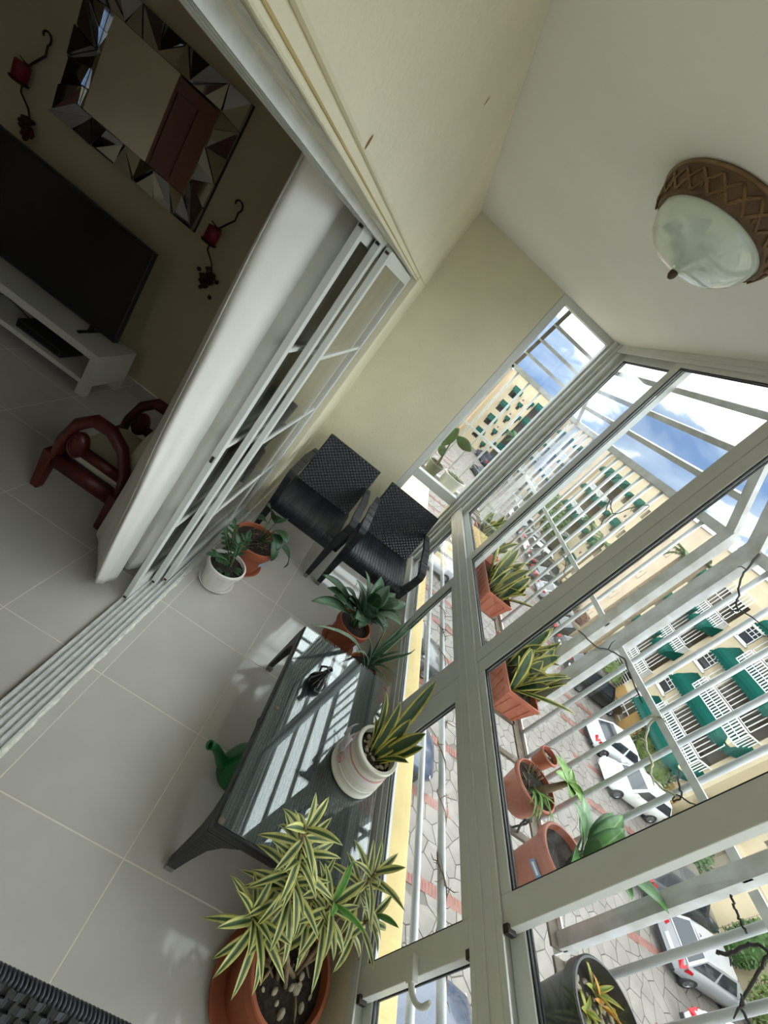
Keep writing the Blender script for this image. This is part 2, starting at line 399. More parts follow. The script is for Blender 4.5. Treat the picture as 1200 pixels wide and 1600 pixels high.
ub, ut = .950, 2.634            # upper sashes
lb, lt = ZS_SILL+.02, .860      # lower sashes
IN, OUT = -.005, .031
sash(2.545, 3.445, ub, ut, OUT, .065, .060, .055, .050, 'upper sliding sash farthest along, next to the corner post')
wB = sash(1.615, 2.620, ub, ut, IN, .078, .070, .055, .045, 'upper sliding sash in front of the rectangular planters')
wC = sash(0.625, 1.612, ub, ut, IN, .076, .070, .055, .045, 'upper sliding sash in front of the small hanging pot')
wD = sash(-0.33, 0.700, ub, ut, OUT, .065, .050, .055, .045, 'upper sliding sash in front of the black pot')
sash(YB+.01, -.260, ub, ut, IN, .06, .07, .055, .045, 'upper sliding sash at the rear end of the balcony')
sash(2.560, 3.445, lb, lt, OUT, .055, .060, .045, .052, 'lower sliding sash beside the wicker chair')
sash(1.615, 2.500, lb, lt, IN, .135, .055, .045, .052, 'lower sliding sash beside the spiky potted plant')
wc = sash(0.605, 1.612, lb, lt, IN, .080, .125, .045, .052, 'lower sliding sash beside the glass topped table')
sash(-0.33, 0.660, lb, lt, OUT, .065, .040, .045, .052, 'lower sliding sash beside the large striped plant')
sash(YB+.01, -.260, lb, lt, IN, .06, .07, .045, .052, 'lower sliding sash at the rear end of the balcony')
# black rollers on the sash ends, sash latch
for s_, zz in ((wC, .03), (wc, .53), (wc, .03)):
    MB().box((-.026, -.012, zz-.008), (.004, .010, zz+.010)).build('roller', M_WHEEL, s_, bevel=.002)
lt_ = MB(); lt_.box((-.040, -.018, .285), (-.016, .045, .315))
pts = [(-.03, -.012 - .062*math.sin(a), .30 + .062*(1-math.cos(a))) for a in [PI*.62*i/8 for i in range(9)]]
lt_.tube(pts, [.010,.010,.009,.009,.008,.008,.008,.009,.007], 8)
lt_.build('latch', M_ALU, wc, bevel=.002)
# end window
ew = struct(empty('window_%d' % (nwin[0]+1), (0, YE+.03, 0)), 'narrow fixed end window with two panes', 'window')
def ebox(n, x0, x1, z0, z1, y0=-.03, y1=.05): return MB().box((x0, y0, z0), (x1, y1, z1)).build(n, M_ALUG if n == 'x' else M_ALU, ew, bevel=.002)
ebox('jamb', .547, .600, ZS_SILL-.01, H); ebox('jamb_bead', .600, .612, ZS_SILL, 2.63, -.012, .03)
ebox('head', .600, 1.065, 2.622, H); ebox('rail', .600, 1.065, .885, .972); ebox('sill', .600, 1.065, ZS_SILL-.01, ZS_SILL+.04)
ebox('stile', 1.050, 1.066, ZS_SILL, 2.63, -.028, .04)
for z0, z1 in ((.972, 2.622), (ZS_SILL+.04, .885)):
    MB().box((.602, .008, z0), (1.052, .013, z1)).build('pane', M_GLASS, ew)
# ------------------------------------------------------------------ courtyard ground
GZ = -8.8
M_STONE = mat('pale_paving_stone', srgb(106, 101, 96), 0.85, var=0.22, vscale=1.3, bump=0.3, bscale=12, coords='Object')
M_MORTAR = mat('dark_mortar', srgb(86, 81, 76), 0.95, var=0.2, vscale=3)
M_BRICK = mat('red_brick_paver', srgb(112, 76, 69), 0.85, var=0.25, vscale=5)
ground = struct(MB().box((-40, -40, GZ-0.5), (140, 160, GZ-0.03)).build('floor_courtyard', M_MORTAR), 'paved courtyard far below the balcony', 'ground')
rnd = random.Random(11)
HX, HY = 0.62, 0.54     # paving stones: jittered hexagon cells that share corners
strips = [6.65 + 2.33*k for k in range(-3, 22)]
def in_strip(x, y): return (3.0 < x < 11.2 or 18.4 < x < 24.6) and any(abs(y - s_) < .17 for s_ in strips)
jit = {}
def corner(i, j):
    k = (i, j)
    if k not in jit:
        jit[k] = (i*HX/2 + rnd.uniform(-.13, .13), j*HY/3 + rnd.uniform(-.12, .12))
    return jit[k]
near_cells = []; rest = MB(); smalls = []
for r_ in range(-14, 150):
    for c_ in range(4, 42):
        ci = 2*c_ + (r_ % 2); cj = 3*r_
        pts = [corner(ci, cj+2), corner(ci+1, cj+1), corner(ci+1, cj-1), corner(ci, cj-2), corner(ci-1, cj-1), corner(ci-1, cj+1)]
        cx = sum(p[0] for p in pts)/6; cy = sum(p[1] for p in pts)/6
        if in_strip(cx, cy) : continue
        q = [(cx + (p[0]-cx)*.955, cy + (p[1]-cy)*.955) for p in pts]
        near_cells.append((cx, cy, q))
def visible_rank(c):
    d = Vector((c[0], c[1], GZ)) - CAM_C; v = CAM_R @ d
    if v.z <= 0: return 1e9
    px, py = 600 + CAM_F*v.x/v.z, 800 + CAM_F*v.y/v.z
    return d.length if (575 < px < 1200 and 700 < py < 1600) else 1e6 + d.length
near_cells.sort(key=visible_rank)
stone_par = ground
def stone(m, cx, cy, q, ox=0, oy=0):
    h = rnd.uniform(-.006, .006); n = len(q)
    vs_ = [(x-ox, y-oy, GZ-.03) for x, y in q] + [(x-ox, y-oy, GZ-.004+h) for x, y in q]
    m.add(vs_, [tuple(range(2*n-1, n-1, -1))] + [(i, n+i, n+(i+1)%n, (i+1)%n) for i in range(n)])
for k, (cx, cy, q) in enumerate(near_cells):
    if k < 300:
        m = MB(); stone(m, cx, cy, q, cx, cy); o = m.build('paving_stone', M_STONE, ground, loc=(cx, cy, 0))
    else: stone(rest, cx, cy, q)
o = rest.build('paving_stones', M_STONE, ground); o['kind'] = 'stuff'
bks = MB()
for s_ in strips:
    for (x0, x1) in ((3.0, 11.2), (18.4, 24.6)):
        x = x0
        while x < x1:
            bks.box((x+.006, s_-.15, GZ-.03), (x+.114, s_+.15, GZ+.001)); x += .12
o = bks.build('brick_pavers', M_BRICK, ground); o['kind'] = 'stuff'

# ------------------------------------------------------------------ cage of burglar bars outside the windows
XC, ZSH, ZCR, ZBM = 1.47, 0.875, 1.483, 2.105
def roof_pt(k): return (XC - .09*k, ZBM + .134*k)       # k-th bar of the sloping cage roof
BAR = MB().tube([(0, 0, ZSH), (0, 0, ZBM)], .0105, 10).mesh('bar', M_PIPE, True)
def cage(label, y0, y1, bars, posts, rafters, cross):
    g = thing('window_grille', label, 'grille', (0, y0, ZSH), group=None)
    def L(a, b): return (a[0], a[1]-y0, a[2]-ZSH), (b[0], b[1]-y0, b[2]-ZSH)
    def bx(n, a, b, m=M_CAGE): a, b = L(a, b); return MB().box(a, b).build(n, m, g)
    for y in bars: share(BAR, 'bar', g, (XC, y-y0, -ZSH))
    for (a, b) in posts: bx('post', (XC-.02, a, ZSH), (XC+.02, b, ZBM+.02))
    bx('top_beam', (XC-.018, y0+.006, ZBM-.022), (XC+.018, y1-.006, ZBM+.018))
    bx('cross_bar', (XC-.019, y0, ZCR-.013), (XC-.011, y1, ZCR+.013), mat_white)
    bx('shelf_rail', (XC-.004, y0, ZSH-.035), (XC+.004, y1, ZSH+.015), mat_white)
    bx('shelf_rail', (XC-.050, y0, ZSH-.008), (XC-.004, y1, ZSH+.0005), M_RUST)
    bx('shelf_rail', (XC-.282, y0, ZSH-.016), (XC-.255, y1, ZSH+.0005), M_CAGE)
    for y in cross: bx('shelf_bar', (XC-.27, y-.012, ZSH-.012), (XC-.04, y+.012, ZSH+.0005), M_RUST)
    for k in (1, 2, 3):
        x, z = roof_pt(k); ye = 3.97-.068*k if y1 > 3.9 else y1-.025
        a, b = L((x, y0+.025, z), (x, ye, z)); MB().obox(a, b, .030, .020, up=(.83, 0, .56)).build('roof_bar', M_CAGE, g)
    bx('roof_bar', (1.192, y0+.01, 2.640), (1.222, (3.72 if y1 > 3.9 else y1-.01), 2.670))      # plate under the slab
    for (ya, yb) in rafters:
        if ya > 3.8: continue
        (xa, za), (xb, zb) = roof_pt(-.12), roof_pt(2.9); ym = (ya+yb)/2
        a, b = L((xa, ym, za), (xb, ym, zb)); MB().obox(a, b, yb-ya-.006, .02, up=(.83, 0, .56)).build('rafter', M_CAGE, g)
        bx('rafter', (1.196, ya+.005, 2.480), (1.216, yb-.005, 2.645))
    if y1 > 3.9:                                                                             # hip rafter of the corner
        a, b = L((XC-.01, 3.965, ZBM), (XC-.27, 3.766, ZBM+.402)); MB().obox(a, b, .035, .02, up=(.5, .4, .6)).build('rafter', M_CAGE, g)
    return g
mat_white = mat('lit_white_iron', srgb(214, 214, 212), 0.45, var=.12, vscale=22)  # crisp white paint, also lightened to offset the shade on its face
cage('white iron bar cage wrapping the far corner behind the planters', 1.735, 3.95,
     [1.935+.128*i for i in range(16)], [(1.735, 1.795), (3.90, 3.95)], [(1.735, 1.795), (3.90, 3.95)], [1.83, 1.90] + [2.02+.3*i for i in range(7)])
cage('white iron bar cage behind the small hanging terracotta pot', 0.722, 1.655,
     [1.495-.128*i for i in range(6)], [(1.575, 1.655), (.722, .765)], [(1.575, 1.655), (.722, .78)], [.86, .92, 1.0, 1.09, 1.16, 1.32, 1.53, 1.60])
cage('white iron bar cage behind the black pot', -1.4, 0.700,
     [.644-.118*i for i in range(17)], [(-1.4, -1.35)], [(-1.4, -1.34)], [-1.2+.3*i for i in range(6)] + [.45, .54])
# end cage
ec = thing('window_grille', 'white iron bar cage outside the narrow end window', 'grille', (.665, 3.97, ZSH))
def eb(n, a, b, m=M_CAGE): return MB().box(tuple(Vector(a)-Vector((.665, 3.93, ZSH))), tuple(Vector(b)-Vector((.665, 3.93, ZSH)))).build(n, m, ec)
for i in range(6): share(BAR, 'bar', ec, (.76 + .132*i - .665, 0, -ZSH))
eb('top_beam', (.665, 3.91, ZBM-.02), (1.45, 3.95, ZBM+.02)); eb('cross_bar', (.665, 3.915, ZCR-.012), (1.45, 3.922, ZCR+.012), mat_white)
eb('shelf_rail', (.60, 3.93, .90), (1.40, 3.98, .93)); eb('post', (.665, 3.91, ZSH), (.69, 3.95, ZBM))
for y_ in (3.76, 3.82, 3.88): eb('shelf_bar', (.60, y_-.014, .915), (1.40, y_+.014, .933), M_RUST)
for k in (1, 2, 3): eb('roof_bar', (.665, 3.93-.068*k-.012, ZBM+.134*k-.012), (XC-.09*k+.004, 3.93-.068*k+.012, ZBM+.134*k+.012))
eb('roof_bar', (.665, 3.652, ZBM+.524), (1.055, 3.676, ZBM+.548))
MB().obox((.02, 0, ZBM-ZSH), (.02, -.272, ZBM-ZSH+.536), .03, .02).build('rafter', M_RUST, ec)
# old railing pipes over the parapet
for i, (x, z) in enumerate(((1.262, .400), (1.262, .548))):
    o = MB().tube([(0, -1.5, 0), (0, 3.86, 0)], .0165 if i else .0155, 12).build('railing_pipe', M_PIPE, None, True, loc=(x, 0, z))
    tag(o, ('lower' if i == 0 else 'upper') + ' white railing pipe over the yellow parapet ledge', 'railing')
for i, z in enumerate((.400, .548)):
    o = MB().tube([(.55, 0, 0), (1.25, 0, 0)], .015, 10).build('railing_pipe', M_RUST, None, True, loc=(0, 3.80, z))  # pipes in shadow: the shade is put into the brown colour
    tag(o, ('lower' if i == 0 else 'upper') + ' railing pipe coloured brown for shade outside the end window', 'railing')

# ------------------------------------------------------------------ apartment buildings
M_FAC = mat('cream_stucco', srgb(182, 167, 138), 0.9, var=0.08, vscale=1.2, bump=0.1, bscale=20)
M_FACP = mat('pale_pink_stucco', srgb(182, 163, 141), 0.9, var=0.10, vscale=1.0)
M_FACY = mat('ochre_stucco', srgb(150, 117, 68), 0.9, var=0.12, vscale=1.5)
M_PEACH = mat('peach_stucco', srgb(170, 139, 108), 0.9, var=0.1, vscale=.8)
M_COPE = mat('white_coping', srgb(198, 199, 200), 0.8)
M_AWN = mat('green_canvas', srgb(0, 62, 53), 0.9, spec=.15, var=0.15, vscale=2.5)
M_VENT = mat('vent_hole_shade', srgb(84, 70, 60), 0.7); M_UNIT = mat('grey_wall_unit', srgb(120, 118, 112), 0.6); M_ROOM = mat('room_plaster', srgb(170, 158, 140), 0.9)
M_WFR = mat('white_window_frame', srgb(206, 204, 197), 0.6)
M_PANE = mat('dark_window_pane', srgb(44, 44, 47), 0.12)
M_RAIL = mat('white_railing', srgb(204, 204, 202), 0.5)
MESH = {}
def cached(key, fn):
    if key not in MESH: MESH[key] = fn()
    return MESH[key]
BLDS = []
class Bld:
    """facade facing -X at local x = 0 (local y along it); rotate the empty for other directions"""
    def __init__(s, name, label, loc, rz=0.0): s.o = thing(name, label, 'building', loc, rz); s.walls = []; s.ops = []; BLDS.append(s)
    def wall(s, y0, y1, z0, z1, x0=0.0, x1=6.0, m=None, n='wall'):
        if n in ('wall', 'plinth', 'porch_wall'): s.walls.append((y0, y1, z0, z1, x0, x1, m or M_FAC, n)); return
        return MB().box((x0, y0, z0), (x1, y1, z1)).build(n, m or M_FAC, s.o)
    def finish(s):
        """walls with real holes; behind each hole a recess several metres deep"""
        for (y0, y1, z0, z1, x0, x1, m, n) in s.walls:
            hs = [o for o in s.ops if (abs(o[4]-x0) < .01 or (n == 'plinth' and o[4] == 0)) and o[0] < y1 and o[1] > y0 and o[2] < z1 and o[3] > z0]
            ys = sorted({y0, y1} | {min(y1, max(y0, v)) for o in hs for v in o[:2]}); zs = sorted({z0, z1} | {min(z1, max(z0, v)) for o in hs for v in o[2:4]})
            mb = MB()
            hole = lambda y, z: any(o[0] < y < o[1] and o[2] < z < o[3] for o in hs)
            for a, b_ in zip(ys, ys[1:]):
                for c, d in zip(zs, zs[1:]):
                    if not hole((a+b_)/2, (c+d)/2): mb.add([(x0, a, c), (x0, a, d), (x0, b_, d), (x0, b_, c)], [(0, 1, 2, 3)])
            mb.add([(x0,y0,z0),(x1,y0,z0),(x1,y1,z0),(x0,y1,z0),(x0,y0,z1),(x1,y0,z1),(x1,y1,z1),(x0,y1,z1)], [(0,3,2,1),(4,5,6,7),(0,1,5,4),(2,3,7,6)] + ([] if n == 'plinth' else [(1,2,6,5)]))
            if n == 'plinth':
                for o in hs:
                    c, d = max(z0, o[2]), min(z1, o[3])
                    mb.add([(x0, o[0], c), (x1, o[0], c), (x1, o[0], d), (x0, o[0], d), (x0, o[1], c), (x1, o[1], c), (x1, o[1], d), (x0, o[1], d)], [(0, 1, 2, 3), (7, 6, 5, 4), (0, 4, 5, 1)])
            mb.build(n, m, s.o)
        for (y0, y1, z0, z1, x, dp) in s.ops:
            w, h = round(y1-y0, 2), round(z1-z0, 2)
            share(cached(('o', w, h, dp), lambda: MB().add([(0,0,0),(dp,0,0),(dp,w,0),(0,w,0),(0,0,h),(dp,0,h),(dp,w,h),(0,w,h)], [(0,1,2,3),(7,6,5,4),(0,4,5,1),(1,5,6,2),(2,6,7,3)]).mesh('opening', M_ROOM)), 'opening', s.o, (x, y0, z0))
    def window(s, y, z, w=.95, h=1.05, x=0.0, fan=False):
        def mk():
            m = MB(); t = .06
            m.box((-.10, -w/2-.12, -h/2-.12), (.0, w/2+.12, -h/2)); m.box((-.07, -w/2-.06, h/2), (.0, w/2+.06, h/2+.08))
            for a in (-w/2, w/2-t): m.box((-.05, a, -h/2), (.0, a+t, h/2))
            for b in (-h/2, h/2-t): m.box((-.05, -w/2, b), (.0, w/2, b+t))
            for i in (1, 2): m.box((-.04, -w/2+w*i/3-.02, 0), (0, -w/2+w*i/3+.02, h/2))
            for zz in (0, h/4): m.box((-.04, -w/2, zz-.02), (0, w/2, zz+.02))
            return m.mesh('window', M_WFR)
        o = share(cached(('w', w, h), mk), 'window', s.o, (x, y, z))
        share(cached(('p', w, h), lambda: MB().box((-.02, -w/2, -h/2), (.0, w/2, h/2)).mesh('pane', M_PANE)), 'pane', o, (-.004, 0, 0))
        return o
    def awning(s, y0, y1, zt, dz=.85, dp=.95, x=0.0, rnd_end=False):
        w = round(y1-y0, 2)
        def mk():
            m = MB(); n = 6; rows = []
            prof = [(-dp*math.sin(PI/2*i/n)**1.25, -dz*(.35*(1-math.cos(PI/2*i/n))+.47*i/n)) for i in range(n+1)]
            e = min(.45, w*.2) if rnd_end else 0
            cols = [(0, e)] + ([(e, 0)] if e else []) + ([(w-e, 0)] if e else []) + [(w, e)]
            P = prof + [(-dp, -dz)]
            for (px, pz) in P: rows.append([(px*(1-(.55 if (e and i in (0, len(cols)-1)) else 0)), c[0], pz) for i, c in enumerate(cols)])
            m.grid(rows, .012)
            for yy, k in ((0, 0), (w, len(cols)-1)):
                pts = [r[k] for r in rows] + [(0, yy, -dz*.82), ]
                m.prism(pts, (0, .01 if yy == 0 else -.01, 0))
            ns = max(4, int(w/.22))
            for i in range(ns):
                a, b = w*i/ns, w*(i+1)/ns
                xx = -dp if not (e and (b <= e or a >= w-e)) else -dp*.7
                m.prism([(xx, a, -dz), (xx, b, -dz), (xx, b-.03, -dz-.09), (xx, (a+b)/2, -dz-.13), (xx, a+.03, -dz-.09)], (.008, 0, 0))
            return m.mesh('awning', M_AWN, False)
        return share(cached(('a', w, dz, dp, rnd_end), mk), 'awning', s.o, (x, y0, zt))
    def opening(s, y0, y1, z0, z1, x=0.0): s.ops.append((y0, y1, z0, z1, x, .55 if x < -.3 else 3.5))
    def bars(s, y0, y1, z0, z1, n, x=-.03, vert=False, r=.022):
        w, h = round(y1-y0, 2), round(z1-z0, 2)
        def mk():
            m = MB()
            if vert:
                for i in range(n+1): yy = w*i/n; m.box((-r, yy-r, 0), (r, yy+r, h))
                for zz in (0, h): m.box((-r, 0, zz-r), (r, w, zz+r))
            else:
                for i in range(n+1): zz = h*i/n; m.box((-r, 0, zz-r), (r, w, zz+r))
                for yy in (0, w*.33, w*.66, w): m.box((-r, yy-r, 0), (r, yy+r, h))
            return m.mesh('window_grille', M_RAIL)
        return share(cached(('b', w, h, n, vert, r), mk), 'window_grille', s.o, (x, y0, z0))
    def balcony(s, y0, y1, zc, dp=.9, grille=True, x=0.0):
        """projecting balcony: slab, balustrade, dark recess, grille"""
        zf = zc - 1.35; w = round(y1-y0, 2)
        s.opening(y0+.15, y1-.15, zf+.02, zc+1.05, x)
        share(cached(('slab', w, dp), lambda: MB().box((-dp, 0, -.22), (0, w, 0)).mesh('balcony_slab', M_FAC)), 'balcony_slab', s.o, (x, y0, zf))
        def rail():
            m = MB(); n = max(5, int(w/.17))
            for i in range(n+1): m.box((-dp+.02, w*i/n-.03, 0), (-dp+.07, w*i/n+.03, .86))
            for i in range(1, 5):
                for yy in (0, w): m.box((-dp*i/5-.02, yy-.02, 0), (-dp*i/5+.02, yy+.02, .86))
            for zz in (.0, .86): m.box((-dp, -.03, zz), (-dp+.09, w+.03, zz+.07)); m.box((-dp, -.03, zz), (0, .05, zz+.07)); m.box((-dp, w-.05, zz), (0, w+.03, zz+.07))
            m.box((-dp, -.03, .42), (-dp+.05, w+.03, .46))
            return m.mesh('balustrade', M_RAIL)
        share(cached(('rail', w, dp), rail), 'balustrade', s.o, (x, y0, zf))
        if grille: s.bars(y0+.05, y1-.05, zf+1.0, zc+1.02, max(6, int(w/.26)), x=x-dp+.05, vert=True, r=.018)
    def niche(s, y, z, x=0.0):
        o = share(cached('niche', lambda: MB().box((-.05, -.55, -.45), (0, .55, .45)).mesh('stucco_panel', M_FACP)), 'stucco_panel', s.o, (x, y, z))
        share(cached('vent', lambda: MB().box((-.03, -.13, -.13), (.0, .13, .13)).mesh('vent', M_VENT)), 'vent', o, (-.045, 0, .05))  # flat plate, the dark of the vent hole put into its colour
    def coping(s, y0, y1, z, x=0.0):
        MB().box((x-.12, y0, z), (x+.4, y1, z+.30)).build('coping', M_COPE, s.o)
        n = int((y1-y0)/2.2)
        for i in range(n):
            share(cached('crest', lambda: MB().box((-.14, 0, 0), (.3, 1.3, .34)).mesh('parapet_crest', M_COPE)), 'parapet_crest', s.o, (x, y0+.4+2.2*i, z+.30))
LV = [-7.47, -4.75, -2.03, .69]
# --- block facing the balcony
b = Bld('apartment_building', 'cream apartment block with wide green awnings over barred balconies behind the white cars', (25, 16.3, GZ)); oy, oz = 16.3, GZ
b.wall(0, 12.6, 0, 12.35); b.coping(0, 12.6, 12.35)
b.wall(0, 12.6, 0.0, 1.5, -.12, 0, M_FACY, 'plinth')
for yv in (6.95, 11.1): b.wall(yv, yv+.22, 0, 12.35, -.10, 0, M_FACP, 'pilaster')
for k, zc in enumerate(LV):
    z = zc - oz
    if k:
        b.window(22.45-oy, z)
        b.balcony(17.0-oy, 20.8-oy, z, 1.0)
        b.awning(16.9-oy, 22.1-oy, z+1.85, 1.1, 1.35, rnd_end=True)
        b.balcony(23.75-oy, 26.75-oy, z, .55)
        if k < 3: b.awning(23.7-oy, 25.05-oy, z+1.85, .95, 1.0); b.awning(25.5-oy, 26.7-oy, z+1.85, .95, 1.0)
        else: b.bars(23.75-oy, 26.75-oy, z+.35, z+1.6, 11, x=-.5, vert=True)
        b.opening(28.1-oy, 28.75-oy, z-.5, z+.4); b.awning(27.9-oy, 28.85-oy, z+1.0, .6, .5, rnd_end=True)
    else:
        b.opening(17.2-oy, 20.6-oy, .1, 2.3); b.bars(17.2-oy, 20.6-oy, .2, 2.3, 12, vert=True)
        b.opening(21.9-oy, 23.3-oy, .1, 2.2); b.bars(21.9-oy, 23.3-oy, .2, 2.2, 3)
        b.opening(24.2-oy, 26.4-oy, .9, 2.2); b.bars(24.2-oy, 26.4-oy, .9, 2.2, 7)
        b.awning(16.9-oy, 22.1-oy, z+1.85, 1.1, 1.35, rnd_end=True)
# --- recessed stair section to the right and the next block
b = Bld('apartment_building', 'recessed cream stair section with square vents beside the white hatchback', (26.4, 12.6, GZ)); oy = 12.6
b.wall(0, 3.7, 0, 11.6); b.wall(0, 3.7, 0, 2.6, -.6, 0, M_FAC, 'porch_wall'); b.coping(0, 3.7, 11.6)
for k, zc in enumerate(LV):
    z = zc - GZ; b.niche(2.9, z+.2)
    if k: b.opening(.7, 1.6, z-.5, z+.6); b.awning(.6, 1.8, z+1.1, .6, .5)
    else: b.awning(1.9, 3.3, 3.1, .7, .7, x=-.6); b.opening(.9, 1.7, .9, 2.0, x=-.6)
b = Bld('apartment_building', 'plain cream apartment block with a grey jointed wall behind the silver hatchback', (25.2, -14, GZ)); oy = -14
b.wall(0, 26.6, 0, 12.0); b.coping(0, 26.6, 12.0)
for yv in (11.4-oy, 8.6-oy, 5.4-oy): b.wall(yv, yv+.05, 0, 12.0, -.02, 0, M_FACP, 'wall_joint')
for zv in (2.75, 5.5, 8.25): b.wall(0, 26.6, zv, zv+.05, -.02, 0, M_FACP, 'wall_joint')
for k, zc in enumerate(LV):
    z = zc - GZ
    for yy in (6.8, 4.2, .5, -4): b.window(yy-oy, z+.1, 1.4, 1.3)
    if k: b.opening(9.9-oy, 10.6-oy, z-.4, z+.4); b.awning(9.8-oy, 10.7-oy, z+.95, .6, .35)
# --- farther blocks along the courtyard
b = Bld('apartment_building', 'pale cream block with small arched awnings behind the palm trees', (25.3, 28.9, GZ)); oy = 28.9
b.wall(0, 9.2, 0, 12.5, m=M_FACP); b.coping(0, 9.2, 12.5)
for yv in (2.2, 6.6): b.wall(yv, yv+.25, 0, 12.5, -.1, 0, M_FAC, 'pilaster')
for k, zc in enumerate(LV):
    z = zc - GZ
    b.opening(30.2-oy, 30.9-oy, z-.5, z+.5); b.awning(29.8-oy, 31.0-oy, z+1.1, .75, .6, rnd_end=True)
    b.niche(33.0-oy, z+.1)
    b.opening(34.4-oy, 35.2-oy, z-.6, z+.4); b.awning(34.2-oy, 35.6-oy, z+1.1, .75, .6, rnd_end=True)
    b.opening(37.0-oy, 37.6-oy, z-.3, z+.6)
b = Bld('apartment_building', 'cream block with three-part green balcony awnings farther down the courtyard', (25, 38.1, GZ)); oy = 38.1
b.wall(0, 13.2, 0, 12.75); b.coping(0, 13.2, 12.75)
for k, zc in enumerate(LV):
    z = zc - GZ
    b.opening(38.2-oy, 38.7-oy, z+.4, z+1.4)
    b.opening(39.4-oy, 40.3-oy, z+.3, z+1.0); b.awning(39.0-oy, 41.0-oy, z+1.65, .7, .7, rnd_end=True)
    b.niche(40.2-oy, z-.5)
    b.opening(42.1-oy, 43.0-oy, z+.2, z+1.4); b.awning(42.1-oy, 43.0-oy, z+1.5, .55, .4)
    b.balcony(44.0-oy, 49.6-oy, z, .7, grille=False)
    for (a, c) in ((43.8, 45.4), (45.8, 47.4), (47.7, 49.6)): b.awning(a-oy, c-oy, z+2.05, .95, 1.0)
b = Bld('apartment_building', 'distant cream block with grey railings at the end of the parking row', (24.2, 51.3, GZ)); oy = 51.3
b.wall(0, 18, 0, 12.9, m=M_FACP); b.coping(0, 18, 12.9)
for k, zc in enumerate(LV):
    z = zc - GZ
    for yy in (52.6, 57.0, 61.4, 65.8):
        b.balcony(yy-oy, yy+2.4-oy, z, .6, grille=False); b.awning(yy-oy, yy+1.4-oy, z+1.7, .8, .8)
# --- building closing the courtyard, seen through the end window (faces the balcony)
b = Bld('apartment_building', 'cream block with a grid of green awnings seen through the end window', (12.3, 70, GZ), -PI/2)
# local x -> world -y ... rotated so that local -x faces -y ; local y runs along +x
b.o.rotation_euler = (0, 0, PI/2); b.o.scale = (1, -1, 1)
b.wall(0, 13.5, 0, 12.9, 0, 5); b.coping(0, 13.5, 12.9)
for k, zc in enumerate(LV):
    z = zc - GZ + .3
    b.opening(2.2, 3.5, z-.2, z+.7); b.awning(2.1, 3.7, z+1.6, .8, .8)
    b.niche(4.6, z+.6); b.opening(4.5, 5.0, z-1.0, z-.3); b.awning(4.3, 5.1, z+.2, .5, .4)
    b.opening(5.8, 6.2, z, z+.9); b.awning(5.6, 6.3, z+1.4, .5, .4)
    b.opening(6.6, 8.6, z-1.2, z+1.3); b.awning(6.6, 8.7, z+1.9, .9, .6)
    b.opening(9.8, 11.4, z-1.2, z+1.3); b.awning(9.8, 11.5, z+1.9, .9, .6)
b = Bld('apartment_building', 'peach coloured side block with small wall units seen through the end window', (4.0, 67.5, GZ))
b.o.rotation_euler = (0, 0, PI/2); b.o.scale = (1, -1, 1)
b.wall(0, 8.1, 0, 12.6, 0, 5, M_PEACH); b.coping(0, 8.1, 12.6)
for k, zc in enumerate(LV):
    share(cached('acunit', lambda: MB().box((-.35, 0, 0), (0, .7, .5)).mesh('wall_unit', M_UNIT)), 'wall_unit', b.o, (0, 6.2, zc-GZ+.4))
for b in BLDS: b.finish()
# ------------------------------------------------------------------ wicker
def weave(name, c1, c2, plane='xz', sx=70, sy=110, rough=.42, bump=.9, horizontal=True):
    m = bpy.data.materials.new(name); m.use_nodes = True; nt = m.node_tree; b = nt.nodes['Principled BSDF']
    tc = nt.nodes.new('ShaderNodeTexCoord'); sp = nt.nodes.new('ShaderNodeSeparateXYZ'); cb = nt.nodes.new('ShaderNodeCombineXYZ')
    nt.links.new(tc.outputs['Object'], sp.inputs[0])
    a, c = plane[0].upper(), plane[1].upper()
    nt.links.new(sp.outputs[a], cb.inputs['X']); nt.links.new(sp.outputs[c], cb.inputs['Y'])
    br = nt.nodes.new('ShaderNodeTexBrick'); br.inputs['Scale'].default_value = 1.0
    br.inputs['Brick Width'].default_value = 1.0/sx; br.inputs['Row Height'].default_value = 1.0/sy
    br.inputs['Mortar Size'].default_value = .16/max(sx, sy); br.inputs['Mortar Smooth'].default_value = .9; br.offset = .5
    br.inputs['Color1'].default_value = (*c1, 1); br.inputs['Color2'].default_value = (*c2, 1); br.inputs['Mortar'].default_value = (.002, .002, .003, 1)
    nt.links.new(cb.outputs[0], br.inputs['Vector']); nt.links.new(br.outputs['Color'], b.inputs['Base Color'])
    iv = nt.nodes.new('ShaderNodeMath'); iv.operation = 'SUBTRACT'; iv.inputs[0].default_value = 1; nt.links.new(br.outputs['Fac'], iv.inputs[1])
    bp = nt.nodes.new('ShaderNodeBump'); bp.inputs['Strength'].default_value = bump; bp.inputs['Distance'].default_value = .004
    nt.links.new(iv.outputs[0], bp.inputs['Height']); nt.links.new(bp.outputs['Normal'], b.inputs['Normal'])
    b.inputs['Roughness'].default_value = rough; return m
BK1, BK2 = (.004, .005, .007), (.022, .025, .034)
W_BACK = weave('black_wicker_back', BK1, BK2, 'xz', 40, 60)
W_SEAT = weave('black_wicker_seat', BK1, BK2, 'yx', 6, 42)
W_SIDE = weave('black_wicker_side', BK1, BK2, 'yz', 40, 120)
M_CAPM = mat('grey_metal_cap', srgb(150, 150, 148), .4, .6)
